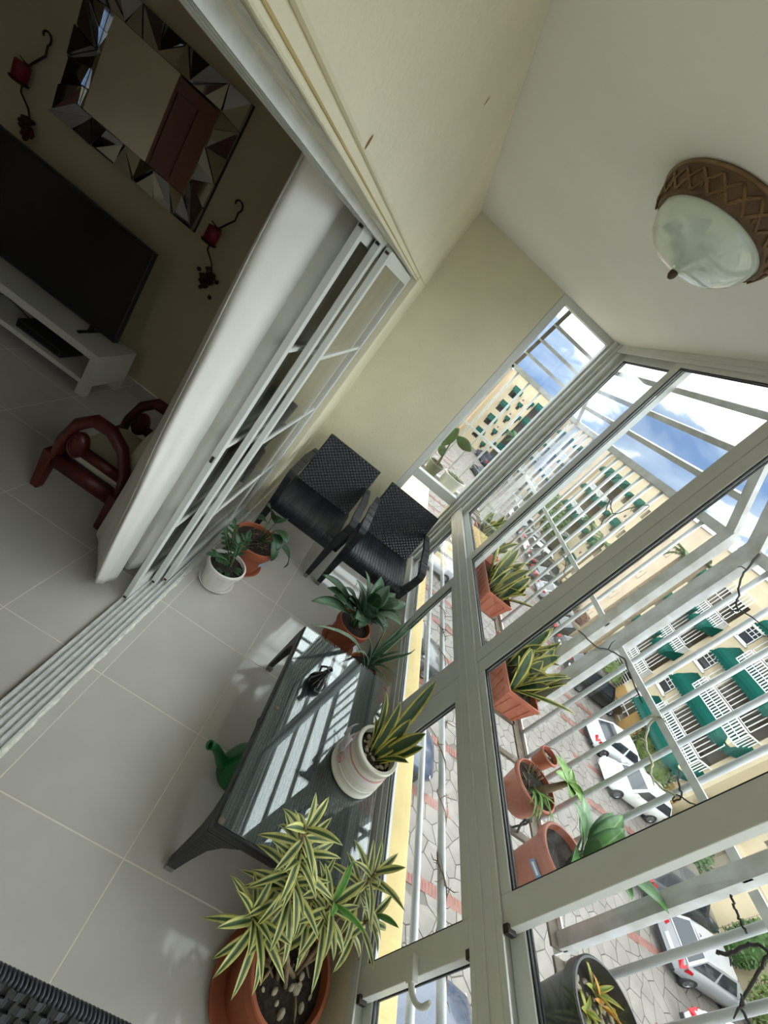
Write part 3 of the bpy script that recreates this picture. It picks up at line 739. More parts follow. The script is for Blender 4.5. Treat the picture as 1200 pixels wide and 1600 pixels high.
def chair_meshes():
    P = []
    # seat: woven slab with a rounded front edge
    def seat():
        rows = []
        for i in range(9):
            t = i/8; x = -.245 + .49*t
            rows.append([(x, y, z) for y, z in ((-.004, .335), (-.012, .37), (-.004, .408), (.02, .420), (.20, .414), (.46, .405), (.46, .34))])
        m = MB().grid(rows); return m.mesh('seat', W_SEAT, True)
    P.append(('seat', seat()))
    def apron():
        m = MB(); m.box((-.255, .006, .30), (.255, .045, .385)); m.box((-.265, .03, .30), (-.235, .50, .40)); m.box((.235, .03, .30), (.265, .50, .40)); m.box((-.25, .45, .30), (.25, .49, .40)); return m.mesh('apron', W_SIDE)
    P.append(('apron', apron()))
    def back():
        rows = []
        for i in range(11):
            x = -.252 + .504*i/10; ed = .006*math.cos((i/10-.5)*PI)
            rows.append([(x, .44+.20*t + .02*math.sin(t*PI)*0 + ed*.0, .36 + .445*t) for t in [j/10 for j in range(11)]])
        m = MB().grid(rows, .042); return m.mesh('backrest', W_BACK)
    P.append(('backrest', back()))
    for s in (-1, 1):
        m = MB().obox((s*.262, .015, .032), (s*.262, .030, .39), .034, .036, up=(0, 1, 0), w2=.056, h2=.058); P.append(('leg', m.mesh('leg', W_SIDE)))
        m = MB().obox((s*.262, .015, .0), (s*.262, .0155, .033), .034, .036, up=(0, 1, 0)); P.append(('leg_cap', m.mesh('leg_cap', M_CAPM)))
        m = MB().obox((s*.250, .56, .0), (s*.250, .48, .38), .034, .036, up=(0, 1, 0), w2=.05, h2=.05); P.append(('leg', m.mesh('leg', W_SIDE)))
        # arm: rises outwards from the front leg and slopes up to the back
        m = MB(); pts = [(s*.264, .030, .37), (s*.270, -.004, .50), (s*.275, -.010, .592), (s*.275, .02, .612), (s*.274, .14, .622), (s*.276, .34, .640), (s*.262, .545, .652)]
        ws = [(.052, .054), (.046, .040), (.048, .036), (.055, .026), (.058, .022), (.056, .022), (.044, .022)]
        vs_ = []; fs = []
        for k, p in enumerate(pts):
            p = Vector(p); d = (Vector(pts[min(k+1, 6)]) - Vector(pts[max(k-1, 0)])).normalized(); sd = Vector((1, 0, 0)); sd = (sd - d*sd.dot(d)).normalized(); u = d.cross(sd)
            for a, c in ((-1, -1), (1, -1), (1, 1), (-1, 1)): vs_.append(p + sd*(a*ws[k][0]/2) + u*(c*ws[k][1]/2))
        for k in range(6):
            for e in range(4): fs.append((k*4+e, k*4+(e+1) % 4, k*4+4+(e+1) % 4, k*4+4+e))
        fs += [(3, 2, 1, 0), (24, 25, 26, 27)]
        m.add(vs_, fs); P.append(('armrest', m.mesh('armrest', W_SIDE)))
    return P
CH = chair_meshes()
# woven backs: strands laid over and under one by one
W_CORE = mat('black_wicker_core', (.006, .006, .008), .6)
W_STR = mat('black_wicker_strand', (.020, .022, .030), .30, var=.3, vscale=60)
def woven_back(p0, p1, nx, nz, th):
    p0, p1 = Vector(p0), Vector(p1); ln = (p1-p0).length; dirv = (p1-p0).normalized(); nrm = Vector((0, -dirv.z, dirv.y))
    core = MB().grid([[(.248 - .496*i/6, *p0.lerp(p1, t)[1:]) for t in (0, .5, 1)] for i in range(7)], th).mesh('backrest', W_CORE)
    st = MB(); sv = MB(); wr = MB()
    for j in range(nz):
        for i in range(nx):
            for side in (1, -1):
                if (i + j) % 2 == (0 if side == 1 else 1): continue
                if side == -1 and j < nz-12: continue
                x0 = -.250 + .5*i/nx; x1 = x0 + .5/nx; p = p0 + dirv*(ln*(j+.5)/nz)
                off = nrm*(.005 if side == 1 else -th-.004); xm = (x0+x1)/2; hw = (x1-x0)*.72; sw = ln/nz*.78
                st.obox(p + off*.4 + Vector((xm-hw, 0, 0)), p + off + Vector((xm, 0, 0)), sw, .004, up=nrm*side)
                st.obox(p + off + Vector((xm, 0, 0)), p + off*.4 + Vector((xm+hw, 0, 0)), sw, .004, up=nrm*side)
    for i in range(nx+1):
        x = -.250 + .5*i/nx
        for a in (.003, -th-.003): sv.obox(Vector((x, *p0[1:])) + nrm*a, Vector((x, *p1[1:])) + nrm*a, .005, .004, up=nrm)
    for i in range(64):
        x = -.252 + .504*(i+.5)/64; c = Vector((x, *p1[1:])) - nrm*(th/2)
        wr.tube([c + nrm*((th/2+.004)*math.cos(a)) + dirv*(.007*math.sin(a)) + Vector((.004*math.cos(a), 0, 0)) for a in [PI*k/5 - .25*(k == 0) for k in range(6)]], .0038, 5)
    return core, st.mesh('woven_strands', W_STR), sv.mesh('upright_strands', W_STR), wr.mesh('wrapped_edge', W_STR, True)
WB_FAR = woven_back((0, .440, .36), (0, .640, .805), 28, 32, .030)
WB_NEAR = woven_back((0, .300, .47), (0, .645, .805), 27, 34, .016)
def wicker_chair(loc, rz, label, wb, group=None):
    c = thing('wicker_chair', label, 'chair', loc, rz, group)
    for n, me in CH:
        if n != 'backrest': share(me, n, c)
    bo = share(wb[0], 'backrest', c)
    for me in wb[1:]: share(me, me.name.split('.')[0], bo)['kind'] = 'stuff'
    return c
wicker_chair((.098, 2.685, 0), 0.0, 'black wicker armchair in the corner between sliding door and end wall', WB_FAR)
wicker_chair((.732, 2.690, 0), 0.0, 'black wicker armchair against the balcony windows', WB_FAR)
wicker_chair((.22, -.398, 0), 0.0, 'black wicker armchair standing apart on the open floor tiles', WB_NEAR)

# ------------------------------------------------------------------ coffee table
W_TOP = weave('grey_black_wicker_top', (.030, .036, .042), (.050, .060, .068), 'yx', 22, 85, .45, .8)
tb = thing('coffee_table', 'black wicker coffee table with a glass top', 'table', (.418, .785, 0))
TW, TL, TH = .60, 1.015, .402
MB().box((0, 0, TH-.065), (TW, TL, TH-.012)).build('table_frame', W_SIDE, tb, bevel=.008)
MB().box((.012, .012, TH-.013), (TW-.012, TL-.012, TH-.008)).build('woven_top', W_TOP, tb)
for (x, y, sx, sy) in ((0, 0, 1, 1), (TW, 0, -1, 1), (0, TL, 1, -1), (TW, TL, -1, -1)):
    m = MB(); pts = []
    for z, w in ((.030, .034), (.14, .044), (.24, .058), (.30, .085), (TH-.06, .13)):
        pts.append((z, w))
    vs_ = []; fs = []
    for z, w in pts: vs_ += [(x, y, z), (x+sx*w, y, z), (x+sx*w*.75, y+sy*w*.75, z), (x, y+sy*w, z)]
    for k in range(len(pts)-1):
        for e in range(4): fs.append((k*4+e, k*4+(e+1) % 4, k*4+4+(e+1) % 4, k*4+4+e))
    fs += [(3, 2, 1, 0), tuple(range(len(vs_)-4, len(vs_)))]
    lg = m.add(vs_, fs).build('leg', W_SIDE, tb, recalc=True)
    MB().box((x, y, 0), (x+sx*.034, y+sy*.034, .031)).build('leg_cap', M_CAPM, lg)
M_TGLASS = glass_mat('table_glass', (.90, .95, .94), 1.7)
MB().box((.006, .006, TH-.001), (TW-.006, TL-.006, TH+.005)).build('glass_top', M_TGLASS, tb, bevel=.0015)
M_COPPER = mat('copper_pad', srgb(120, 92, 76), .5, .3)
for px in ((433, 1106), (347, 1282), (582, 1220), (603, 1075)):
    c = on(px, 2, TH-.004)
    MB().lathe([(0, .003), (.009, .003), (.011, 0), (.011, -.004), (0, -.004)], 16).build('glass_pad', M_COPPER, tb, True, loc=(c.x-.418, c.y-.785, TH-.0045))
ZT = TH + .005
# dark bud vase on the table
M_BLKC = mat('black_glazed_ceramic', (.006, .006, .008), .08, coat=.6)
vz = thing('bud_vase', 'small black glazed bud vase on the glass table top', 'vase', (.578, 1.487, ZT))
MB().lathe([(0, 0), (.036, 0), (.046, .006), (.049, .022), (.044, .040), (.030, .062), (.018, .085), (.012, .108), (.011, .122), (.015, .133), (.012, .133), (.008, .118), (0, .10)], 32).build('vase_body', M_BLKC, vz, True)
MB().tube([(-.02, .03, .06), (-.032, .018, .10), (-.018, .004, .128), (-.004, 0, .126)], .005, 8).build('vase_handle', M_BLKC, vz, True)

# ------------------------------------------------------------------ watering can under the table edge
M_GREEN = mat('green_plastic', srgb(14, 92, 44), .4, sub=.05)
wc_ = thing('watering_can', 'green plastic watering can half under the coffee table', 'watering can', (.505, 1.19, 0))
MB().lathe([(0, 0), (.078, 0), (.086, .012), (.088, .06), (.080, .12), (.062, .165), (.050, .185), (.050, .195), (.044, .195), (.044, .18), (0, .16)], 28).build('can_body', M_GREEN, wc_, True)
MB().tube([(-.06, -.02, .05), (-.10, -.04, .10), (-.135, -.058, .16), (-.165, -.075, .205), (-.190, -.092, .232)], [.030, .024, .019, .016, .015], 14).build('spout', M_GREEN, wc_, True)
MB().lathe([(.0155, .0), (.0185, .006), (.0185, .018), (.013, .018), (.013, 0)], 16, axis=(-.75, -.5, .55)).build('spout_lip', M_GREEN, wc_, True, loc=(-.186, -.089, .228))
MB().tube([(.0, .048, .18), (-.03, .10, .215), (-.045, .14, .20), (-.02, .145, .13), (0, .105, .07), (0, .082, .05)], .011, 10).build('handle', M_GREEN, wc_, True)

# ------------------------------------------------------------------ ceiling lamp
M_BRONZE = mat('carved_brown_resin', srgb(104, 78, 54), .6, var=.45, vscale=14, bump=.4, bscale=40)
M_BRONZE2 = mat('antique_gold_edge', srgb(128, 100, 66), .45, .2, var=.3, vscale=20)
M_ALAB = mat('alabaster_glass', srgb(232, 244, 238), .12, var=.16, vscale=6, coat=1.0, rgb2=srgb(210, 226, 218))
M_ALAB.node_tree.nodes['Principled BSDF'].inputs['Coat IOR'].default_value = 1.8
lp = thing('ceiling_lamp', 'round ceiling lamp with alabaster glass bowl and carved brown ring', 'lamp', (.438, 1.545, H))
RP = [(.150, 0), (.203, 0), (.206, -.006), (.203, -.014), (.196, -.020), (.190, -.044), (.178, -.062), (.172, -.068), (.164, -.066), (.160, -.050)]
MB().lathe(RP, 72).build('lamp_ring', M_BRONZE, lp, True, recalc=True)
cv = MB(); rr = random.Random(3); nl = 22
def ringpt(a, t):
    r = .1965 - .006*t - .010*t*t; z = -.018 - .046*t
    return Vector((r*math.cos(a)*1.012, r*math.sin(a)*1.012, z))
for i in range(nl):
    a0 = 2*PI*i/nl
    for sg in (1, -1):
        for off in (-.012, .012):
            cv.tube([ringpt(a0 + off + sg*(2*PI/nl)*t, t) for t in (0, .2, .4, .6, .8, 1)], .0028, 6)
    for k in range(5):
        a = a0 + 2*PI/nl*.5 + rr.uniform(-.06, .06); t = rr.uniform(.25, .75)
        cv.tube([ringpt(a, t), ringpt(a+rr.uniform(-.03, .03), t+.12), ringpt(a+rr.uniform(-.05, .05), t+.2)], [.004, .003, .001], 5)
cv.build('lattice_carving', M_BRONZE2, lp, True)
MB().tube([(.2045*math.cos(a), .2045*math.sin(a), -.008) for a in [2*PI*k/72 for k in range(73)]], .0055, 8, False).build('ring_bead', M_BRONZE2, lp, True)
MB().lathe([(.163, -.052), (.165, -.068), (.158, -.092), (.140, -.119), (.110, -.140), (.074, -.154), (.040, -.162), (.020, -.169), (0, -.171)], 64).build('glass_bowl', M_ALAB, lp, True, recalc=True)
MB().lathe([(0, -.167), (.010, -.167), (.013, -.173), (.012, -.183), (.006, -.191), (0, -.193)], 20).build('finial', M_BRONZE, lp, True, recalc=True)

# ------------------------------------------------------------------ curtain
M_CURT = mat('white_curtain_cloth', srgb(226, 224, 218), .8, var=.04, vscale=4, bump=.06, bscale=140, sub=.08)
ct = thing('curtain', 'long white curtain drawn back beside the sliding door', 'curtain', (-.52, 1.7, 0))
top = [(-.640, 1.72), (-.625, 1.55), (-.585, 1.42), (-.548, 1.365), (-.510, 1.42), (-.488, 1.54), (-.500, 1.68), (-.585, 1.74), (-.590, 1.80), (-.500, 1.84), (-.480, 1.92), (-.500, 2.02), (-.560, 2.08), (-.490, 2.18), (-.480, 2.30)]
bot = [(-.760, 1.86), (-.720, 1.80), (-.660, 1.74), (-.545, 1.575), (-.525, 1.59), (-.508, 1.63), (-.512, 1.70), (-.585, 1.76), (-.590, 1.80), (-.500, 1.77), (-.478, 1.82), (-.490, 1.90), (-.560, 1.96), (-.490, 2.02), (-.480, 2.15)]
def catmull(P, t):
    n = len(P)-1; s = t*n; i = min(int(s), n-1); u = s-i
    p = [Vector(P[max(0, min(n, i+k))]) for k in (-1, 0, 1, 2)]
    return .5*((2*p[1]) + (-p[0]+p[2])*u + (2*p[0]-5*p[1]+4*p[2]-p[3])*u*u + (-p[0]+3*p[1]-3*p[2]+p[3])*u**3)
rows = []
for j in range(45):
    v = j/44; z = 2.25 + (.045-2.25)*v; e = v**1.7
    row = []
    for i in range(78):
        u = i/77; q = catmull(top, u).lerp(catmull(bot, u), e)
        w = .006*math.sin(u*60 + v*3)*v
        row.append((q.x+.52 + w, q.y-1.7 + .004*math.sin(u*40+v*17)*(1 if .1 < u < .5 else .3), z + .02*math.sin(u*9)*v*v))
    rows.append(row)
MB().grid(rows, .002).build('curtain_cloth', M_CURT, ct, True)
hem = [[Vector(r[24+k]) + Vector((.004, -.002, 0)) for k in (0, 1)] for r in rows]
MB().tube([Vector(r[15]) + Vector((-.001, -.004, 0)) for r in rows], .0028, 5).build('hem', mat('curtain_hem', srgb(222, 220, 214), .9), ct, True)
rod = MB().tube([(-.50, -2.305, 2.26), (-.50, YT+.005, 2.26)], .011, 10).build('curtain_rod', mat('steel_rod', (.4, .4, .4), .35, .8), None, True); tag(rod, 'thin steel curtain rod above the sliding door', 'rod')

# ------------------------------------------------------------------ television, stand
M_TV = mat('black_tv_screen', (.004, .004, .005), .25); M_TVF = mat('black_tv_frame', (.012, .012, .013), .4)
tv = thing('television', 'large black flat television on a white low stand', 'television', (-2.36, 3.05, .345))
MB().box((-.61, -.02, .055), (.61, .03, .765)).build('tv_body', M_TVF, tv, bevel=.006)
MB().box((-.597, -.0225, .072), (.597, -.019, .752)).build('screen', M_TV, tv)
for s in (-.42, .42): MB().obox((s, -.11, .006), (s, .11, .006), .02, .011).build('foot', M_TVF, tv); MB().box((s-.012, -.01, .005), (s+.012, .012, .07)).build('foot_stem', M_TVF, tv)
M_WHITEW = mat('white_lacquer', srgb(206, 204, 196), .45)
sd_ = thing('tv_stand', 'low white television stand with an open shelf', 'cabinet', (-2.55, 2.84, 0))
MB().box((-.86, 0, .29), (.86, .40, .345)).build('top_board', M_WHITEW, sd_, bevel=.003)
MB().box((-.86, 0, .085), (.86, .40, .12)).build('shelf_board', M_WHITEW, sd_, bevel=.003)
for s in (-.86, .81): MB().box((s, 0, .12), (s+.05, .40, .29)).build('side_panel', M_WHITEW, sd_)
for s in (-.86, .80):
    for y in (0, .34): MB().box((s, y, 0), (s+.06, y+.06, .085)).build('leg', M_WHITEW, sd_)
bx_ = thing('media_box', 'black set top box on the television stand shelf', 'electronics', (-2.12, 2.98, .12))
MB().box((-.17, -.1, .004), (.17, .12, .065)).build('case', M_TVF, bx_, bevel=.004); MB().box((-.15, -.102, .02), (.15, -.099, .05)).build('front_panel', M_TV, bx_)
cb_ = MB().tube([(-2.62, 2.95, .126), (-2.55, 2.90, .20), (-2.45, 2.93, .24), (-2.38, 3.0, .18), (-2.33, 3.05, .128)], .004, 6).build('cable', M_TVF, None, True); tag(cb_, 'thin black cable looping on the television stand shelf', 'cable')

# ------------------------------------------------------------------ mirror with a faceted frame
M_MIR = mat('silver_mirror', (.86, .86, .86), .015, 1.0); M_FACE = mat('bevelled_mirror_facet', (.5, .5, .52), .05, 1.0)
mr = thing('wall_mirror', 'large wall mirror framed with triangular mirror facets', 'mirror', (-2.40, YT-.002, 1.735))
MW, MH, FW = .575, .44, .155
MB().box((-MW, -.02, -MH), (MW, 0, MH)).build('backing_board', M_TVF, mr)
MB().box((-MW+FW, -.026, -MH+FW), (MW-FW, -.0205, MH-FW)).build('mirror_glass', M_MIR, mr)
rr = random.Random(8)
def facet(a, b, c):
    A, B, C_ = [Vector((p[0], -.0205, p[1])) for p in (a, b, c)]; g = (A+B+C_)/3
    tri = [g + (p-g)*.955 for p in (A, B, C_)]; tilt = [rr.uniform(.002, .05) for _ in range(3)]
    tp = [t + Vector((0, -k, 0)) for t, k in zip(tri, tilt)]
    m = MB(); m.add(tri + tp, [(0, 1, 2), (5, 4, 3), (0, 3, 4, 1), (1, 4, 5, 2), (2, 5, 3, 0)]); m.build('mirror_facet', M_FACE, mr, recalc=True)
def side(p0, p1, q0, q1, n):
    O = [Vector(p0).lerp(Vector(p1), i/n) for i in range(n+1)]; I = [Vector(q0).lerp(Vector(q1), i/n) for i in range(n+1)]
    for i in range(n):
        if i % 2: facet(O[i], O[i+1], I[i]); facet(O[i+1], I[i+1], I[i])
        else: facet(O[i], O[i+1], I[i+1]); facet(O[i], I[i+1], I[i])
w, h, f_ = MW, MH, FW
side((-w, h), (w, h), (-w+f_, h-f_), (w-f_, h-f_), 7); side((-w, -h), (w, -h), (-w+f_, -h+f_), (w-f_, -h+f_), 7)
side((-w, -h), (-w, h), (-w+f_, -h+f_), (-w+f_, h-f_), 5); side((w, -h), (w, h), (w-f_, -h+f_), (w-f_, h-f_), 5)

# ------------------------------------------------------------------ candle sconces
M_IRON = mat('dark_wrought_iron', srgb(58, 36, 26), .55, .4); M_RED = mat('red_candle_wax', srgb(120, 14, 26), .5, sub=.1); M_DRY = mat('dried_red_brown_flowers', srgb(72, 24, 20), .9, var=.5, vscale=40)
def sconce(x, label):
    s = thing('candle_sconce', label, 'sconce', (x, YT-.03, 1.09))
    pts = [(.05*math.cos(a)*k, 0, .555 + .05*math.sin(a)*k) for a, k in [(-.3*PI + i*.32, 1-.055*i) for i in range(15)]][::-1]
    MB().tube(pts + [(.035, 0, .46), (.0, -.01, .40), (-.03, -.02, .345)], .0065, 7).build('scroll', M_IRON, s, True)
    MB().tube([(-.09, -.03, .36), (-.045, -.03, .345), (.0, -.03, .352)], [.003, .006, .003], 6).build('leaf_bar', M_IRON, s, True)
    MB().tube([(-.03, -.03, .235), (-.035, -.02, .18), (.03, -.01, .12), (.07, -.01, .05)], .006, 7).build('stem', M_IRON, s, True)
    MB().lathe([(0, 0), (.052, .0), (.058, .012), (.052, .014), (0, .010)], 20).build('drip_tray', M_IRON, s, True, loc=(-.03, -.06, .225))
    MB().lathe([(0, 0), (.046, 0), (.047, .10), (.040, .105), (0, .098)], 24).build('candle', M_RED, s, True, loc=(-.03, -.06, .238))
    m = MB(); r = random.Random(int(abs(x)*100))
    for i in range(46):
        c = Vector((r.gauss(.07, .024), -.035 + r.gauss(0, .014), r.gauss(.01, .034)))
        m.lathe([(0, -.02), (.016, -.006), (.017, .006), (0, .02)], 6, c, axis=(r.uniform(-1, 1), r.uniform(-1, 1), r.uniform(-1, 1)))
    m.build('dried_flowers', M_DRY, s)['kind'] = 'stuff'
    return s
sconce(-1.64, 'iron candle sconce with red candle and dried flowers between mirror and curtain')
sconce(-3.14, 'iron candle sconce with red candle and dried flowers on the far side of the mirror')

# ------------------------------------------------------------------ carved red armchair
M_REDW = mat('dark_red_carved_wood', srgb(84, 26, 18), .42, var=.35, vscale=8, stretch=(1, 4, 1)); M_CUSH = mat('cream_cushion', srgb(196, 188, 168), .9, var=.06, bump=.1)
rc = thing('carved_armchair', 'carved dark red wooden armchair with cream cushions behind the curtain', 'chair', (-1.17, 1.93, 0), -PI/2); rc.scale = (1, .64, 1.06)
for sx in (0, -.50):
    n = 'side_frame'
    m = MB(); m.obox((sx, .0, .215), (sx, .62, .215), .05, .075)
    m.tube([(sx, .03, .23), (sx, .035, .34), (sx, .09, .46), (sx, .20, .535), (sx, .34, .54), (sx, .47, .49), (sx, .57, .38), (sx, .61, .25)], [.036, .038, .038, .036, .034, .034, .034, .036], 10)
    m.obox((sx, .12, .345), (sx, .58, .345), .03, .05)
    m.build(n, M_REDW, rc, True)
    MB().lathe([(0, -.022), (.07, -.022), (.075, 0), (.07, .022), (0, .022)], 24, axis=(1, 0, 0)).build('carved_scroll', M_REDW, rc, True, loc=(sx, .155, .36))
    for r_ in (.02, .04, .058): MB().tube([(0, r_*math.cos(a), r_*math.sin(a)) for a in [2*PI*k/20 for k in range(21)]], .005, 6, False).build('carved_ring', M_REDW, rc, True, loc=(sx+.022, .155, .36))
    for y in (.0, .60): MB().obox((sx, y-.015, 0), (sx, y, .25), .055, .065, up=(0, 1, 0), w2=.075, h2=.085).build('leg', M_REDW, rc, bevel=.01)
MB().box((-.50, -.01, .18), (0, .03, .245)).build('seat_rail', M_REDW, rc, bevel=.006)
def cushion(n, c, sx, sy, sz, ang=0):
    rows = []
    m = MB(); N = 12
    for i in range(N+1):
        for_ = []
        th = -PI/2 + PI*i/N
        for j in range(25):
            ph = 2*PI*j/24; sp = lambda v, e: math.copysign(abs(v)**e, v)
            for_.append((sx*sp(math.cos(th), .5)*sp(math.cos(ph), .35), sy*sp(math.cos(th), .5)*sp(math.sin(ph), .35), sz*sp(math.sin(th), .8)))
        rows.append(for_)
    m.grid(rows); o = m.build(n, M_CUSH, rc, True, loc=c); o.rotation_euler = (ang, 0, 0)
cushion('seat_cushion', (-.25, .30, .275), .225, .27, .055); cushion('back_cushion', (-.25, .56, .47), .22, .06, .20, -.2)
# ------------------------------------------------------------------ leaves
def leaf_mat(name, mid, edge, e0=.62, e1=.78, mid2=None, rough=.45, stripes=0.0, vein=None):
    m = bpy.data.materials.new(name); m.use_nodes = True; nt = m.node_tree; b = nt.nodes['Principled BSDF']
    at = nt.nodes.new('ShaderNodeAttribute'); at.attribute_name = 'across'
    ab = nt.nodes.new('ShaderNodeMath'); ab.operation = 'ABSOLUTE'; nt.links.new(at.outputs['Fac'], ab.inputs[0])
    rp = nt.nodes.new('ShaderNodeValToRGB'); cr = rp.color_ramp
    cr.elements[0].position = e0; cr.elements[1].position = e1; cr.elements[0].color = (*mid, 1); cr.elements[1].color = (*edge, 1)
    if vein:
        e = cr.elements.new(0.0); e.color = (*vein, 1); e2 = cr.elements.new(.10); e2.color = (*mid, 1)
    nt.links.new(ab.outputs[0], rp.inputs['Fac'])
    ns = nt.nodes.new('ShaderNodeTexNoise'); ns.inputs['Scale'].default_value = 34; ns.inputs['Detail'].default_value = 3
    tc = nt.nodes.new('ShaderNodeTexCoord'); nt.links.new(tc.outputs['Object'], ns.inputs['Vector'])
    mx = nt.nodes.new('ShaderNodeMix'); mx.data_type = 'RGBA'; mx.blend_type = 'MULTIPLY'; mx.inputs['Factor'].default_value = .55
    r2 = nt.nodes.new('ShaderNodeValToRGB'); r2.color_ramp.elements[0].color = (.45, .5, .4, 1); r2.color_ramp.elements[1].color = (1.25, 1.25, 1.2, 1); r2.color_ramp.elements[0].position = .3; r2.color_ramp.elements[1].position = .7
    nt.links.new(ns.outputs['Fac'], r2.inputs['Fac']); nt.links.new(rp.outputs['Color'], mx.inputs[6]); nt.links.new(r2.outputs['Color'], mx.inputs[7])
    nt.links.new(mx.outputs[2], b.inputs['Base Color']); b.inputs['Roughness'].default_value = rough
    b.inputs['Subsurface Weight'].default_value = .08; b.inputs['Subsurface Radius'].default_value = (.01, .012, .004); return m
SHAPES = {
 'sword': [(0, .45), (.12, .62), (.3, .85), (.5, 1), (.68, .95), (.83, .68), (.93, .36), (1, .02)],
 'lance': [(0, .35), (.1, .55), (.28, .92), (.45, 1), (.65, .86), (.82, .56), (.93, .26), (1, .02)],
 'oval':  [(0, .12), (.07, .45), (.2, .85), (.4, 1), (.6, .92), (.78, .66), (.92, .3), (1, .02)],
 'spike': [(0, 1), (.2, .95), (.4, .8), (.6, .6), (.8, .36), (.93, .14), (1, .01)],
 'paddle': [(0, .2), (.06, .5), (.2, .82), (.45, 1), (.7, .96), (.88, .68), (.96, .36), (1, .05)],
}
LIM = None                     # (x low, x high, table) : leaves bend along the glass, the bars and the table top instead of passing through them
def bend(p):
    lo, hi, tab = LIM; k = .015
    d = p.x - (hi-k)
    if d > 0: p.x = hi - k*math.exp(-d/k)
    d = (lo+k) - p.x
    if d > 0: p.x = lo + k*math.exp(-d/k)
    if tab and .405 < p.x < 1.03 and .775 < p.y < 1.812 and p.z < .425: p.z = .414 + .011*math.exp(-(.425-p.z)/.05)
    return p
def leaf(parent, base, az, el, length, width, droop, material, shape='lance', fold=.25, twist=0.0, name='leaf', thick=.0006, wav=0.0, cup=None):
    """one leaf: starts at base going out at azimuth az / elevation el (radians), bends down by droop"""
    prof = SHAPES[shape]; pts = []; p = Vector(base); n = 9
    def wid(t):
        for (a, wa), (b_, wb) in zip(prof, prof[1:]):
            if t <= b_: return wa + (wb-wa)*(t-a)/(b_-a)
        return prof[-1][1]
    rows = []; attr = []
    for i in range(n):
        t = i/(n-1); e = el - droop*t**1.35
        d = Vector((math.cos(az)*math.cos(e), math.sin(az)*math.cos(e), math.sin(e)))
        if i: p = p + d*(length/(n-1))
        sd = Vector((-math.sin(az), math.cos(az), 0)); up = sd.cross(d)*-1
        tw = twist*t; s2 = sd*math.cos(tw) + up*math.sin(tw); u2 = up*math.cos(tw) - sd*math.sin(tw)
        w = width*.5*wid(t); row = []
        for k in (-1, -.7, -.35, 0, .35, .7, 1):
            row.append(p + s2*(k*w) + u2*(abs(k)**1.3*w*fold + wav*w*math.sin(t*14+k*2)*abs(k))); attr.append(k)
        rows.append(row)
    if LIM: o_ = parent.location; rows = [[bend(o_ + p_) - o_ for p_ in r_] for r_ in rows]
    m = MB().grid(rows, thick); me = m.mesh(name, material, True)
    a = me.attributes.new('across', 'FLOAT', 'POINT'); a.data.foreach_set('value', attr + attr)
    o = bpy.data.objects.new(name, me); COL.objects.link(o); o.parent = parent; return o
def aim(base, tip):
    d = Vector(tip) - Vector(base); return math.atan2(d.y, d.x), math.asin(max(-1, min(1, d.z/d.length))), d.length
L_SNAKE = leaf_mat('snake_plant_leaf', srgb(46, 72, 40), srgb(186, 176, 82), .60, .76)
L_SONG = leaf_mat('striped_dracaena_leaf', srgb(58, 82, 50), srgb(196, 194, 118), .30, .55)
L_SONGG = leaf_mat('young_green_leaf', srgb(70, 128, 44), srgb(120, 160, 60), .5, .9)
L_DARK = leaf_mat('dark_green_leaf', srgb(38, 70, 40), srgb(44, 78, 46), .8, 1.0, vein=srgb(84, 112, 72))
L_SILV = leaf_mat('silvery_green_leaf', srgb(92, 120, 96), srgb(58, 92, 62), .5, .95, vein=srgb(128, 148, 122))
L_AGAVE = leaf_mat('grey_green_spike', srgb(84, 116, 94), srgb(130, 150, 124), .8, .95)
L_DIEF = leaf_mat('dieffenbachia_leaf', srgb(74, 122, 56), srgb(46, 92, 46), .45, .9, vein=srgb(140, 168, 104))
L_LIME = leaf_mat('lime_leaf', srgb(112, 150, 60), srgb(92, 132, 46), .5, .9)
L_CACT = mat('cactus_green', srgb(84, 104, 48), .6, var=.35, vscale=20)
M_TERRA = mat('terracotta', srgb(156, 84, 56), .75, var=.18, vscale=9, bump=.12, bscale=60)
M_TERRAP = mat('terracotta_plastic', srgb(172, 98, 74), .5, var=.08, vscale=6)
M_SOIL = mat('dark_potting_soil', srgb(46, 36, 28), .95, var=.5, vscale=60, bump=1.0, bscale=90)
M_PEB = mat('pale_pebble', srgb(170, 158, 138), .8, var=.2, vscale=30)
M_STEM = mat('woody_stem', srgb(126, 106, 80), .85, var=.3, vscale=40)
M_GSTEM = mat('green_stem', srgb(78, 104, 60), .6)
M_WCER = mat('white_ceramic', srgb(226, 222, 210), .25, coat=.2)
M_WPOT = mat('white_plastic_pot', srgb(226, 222, 216), .35)
M_RIBB = mat('lilac_ribbon', srgb(206, 196, 208), .5); M_PINK = mat('pink_band', srgb(206, 150, 150), .6)
PEB = []
for s_ in range(4):
    r_ = random.Random(s_); m = MB(); n = 6; rows = []
    for i in range(5):
        th = -PI/2 + PI*i/4; rows.append([(math.cos(th)*math.cos(2*PI*j/8)*(1+.2*r_.random()), math.cos(th)*math.sin(2*PI*j/8)*.75, math.sin(th)*.5) for j in range(9)])
    PEB.append(m.grid(rows).mesh('pebble', M_PEB, True))
def pebbles(parent, r, z, n, size, seed=0):
    q = random.Random(seed)
    for i in range(n):
        a = q.uniform(0, 2*PI); d = r*math.sqrt(q.random())*.93; s = size*q.uniform(.6, 1.25)
        share(PEB[i % 4], 'pebble', parent, (d*math.cos(a), d*math.sin(a), z + s*.25), (q.uniform(-.5, .5), q.uniform(-.5, .5), q.uniform(0, 6)), (s, s, s))
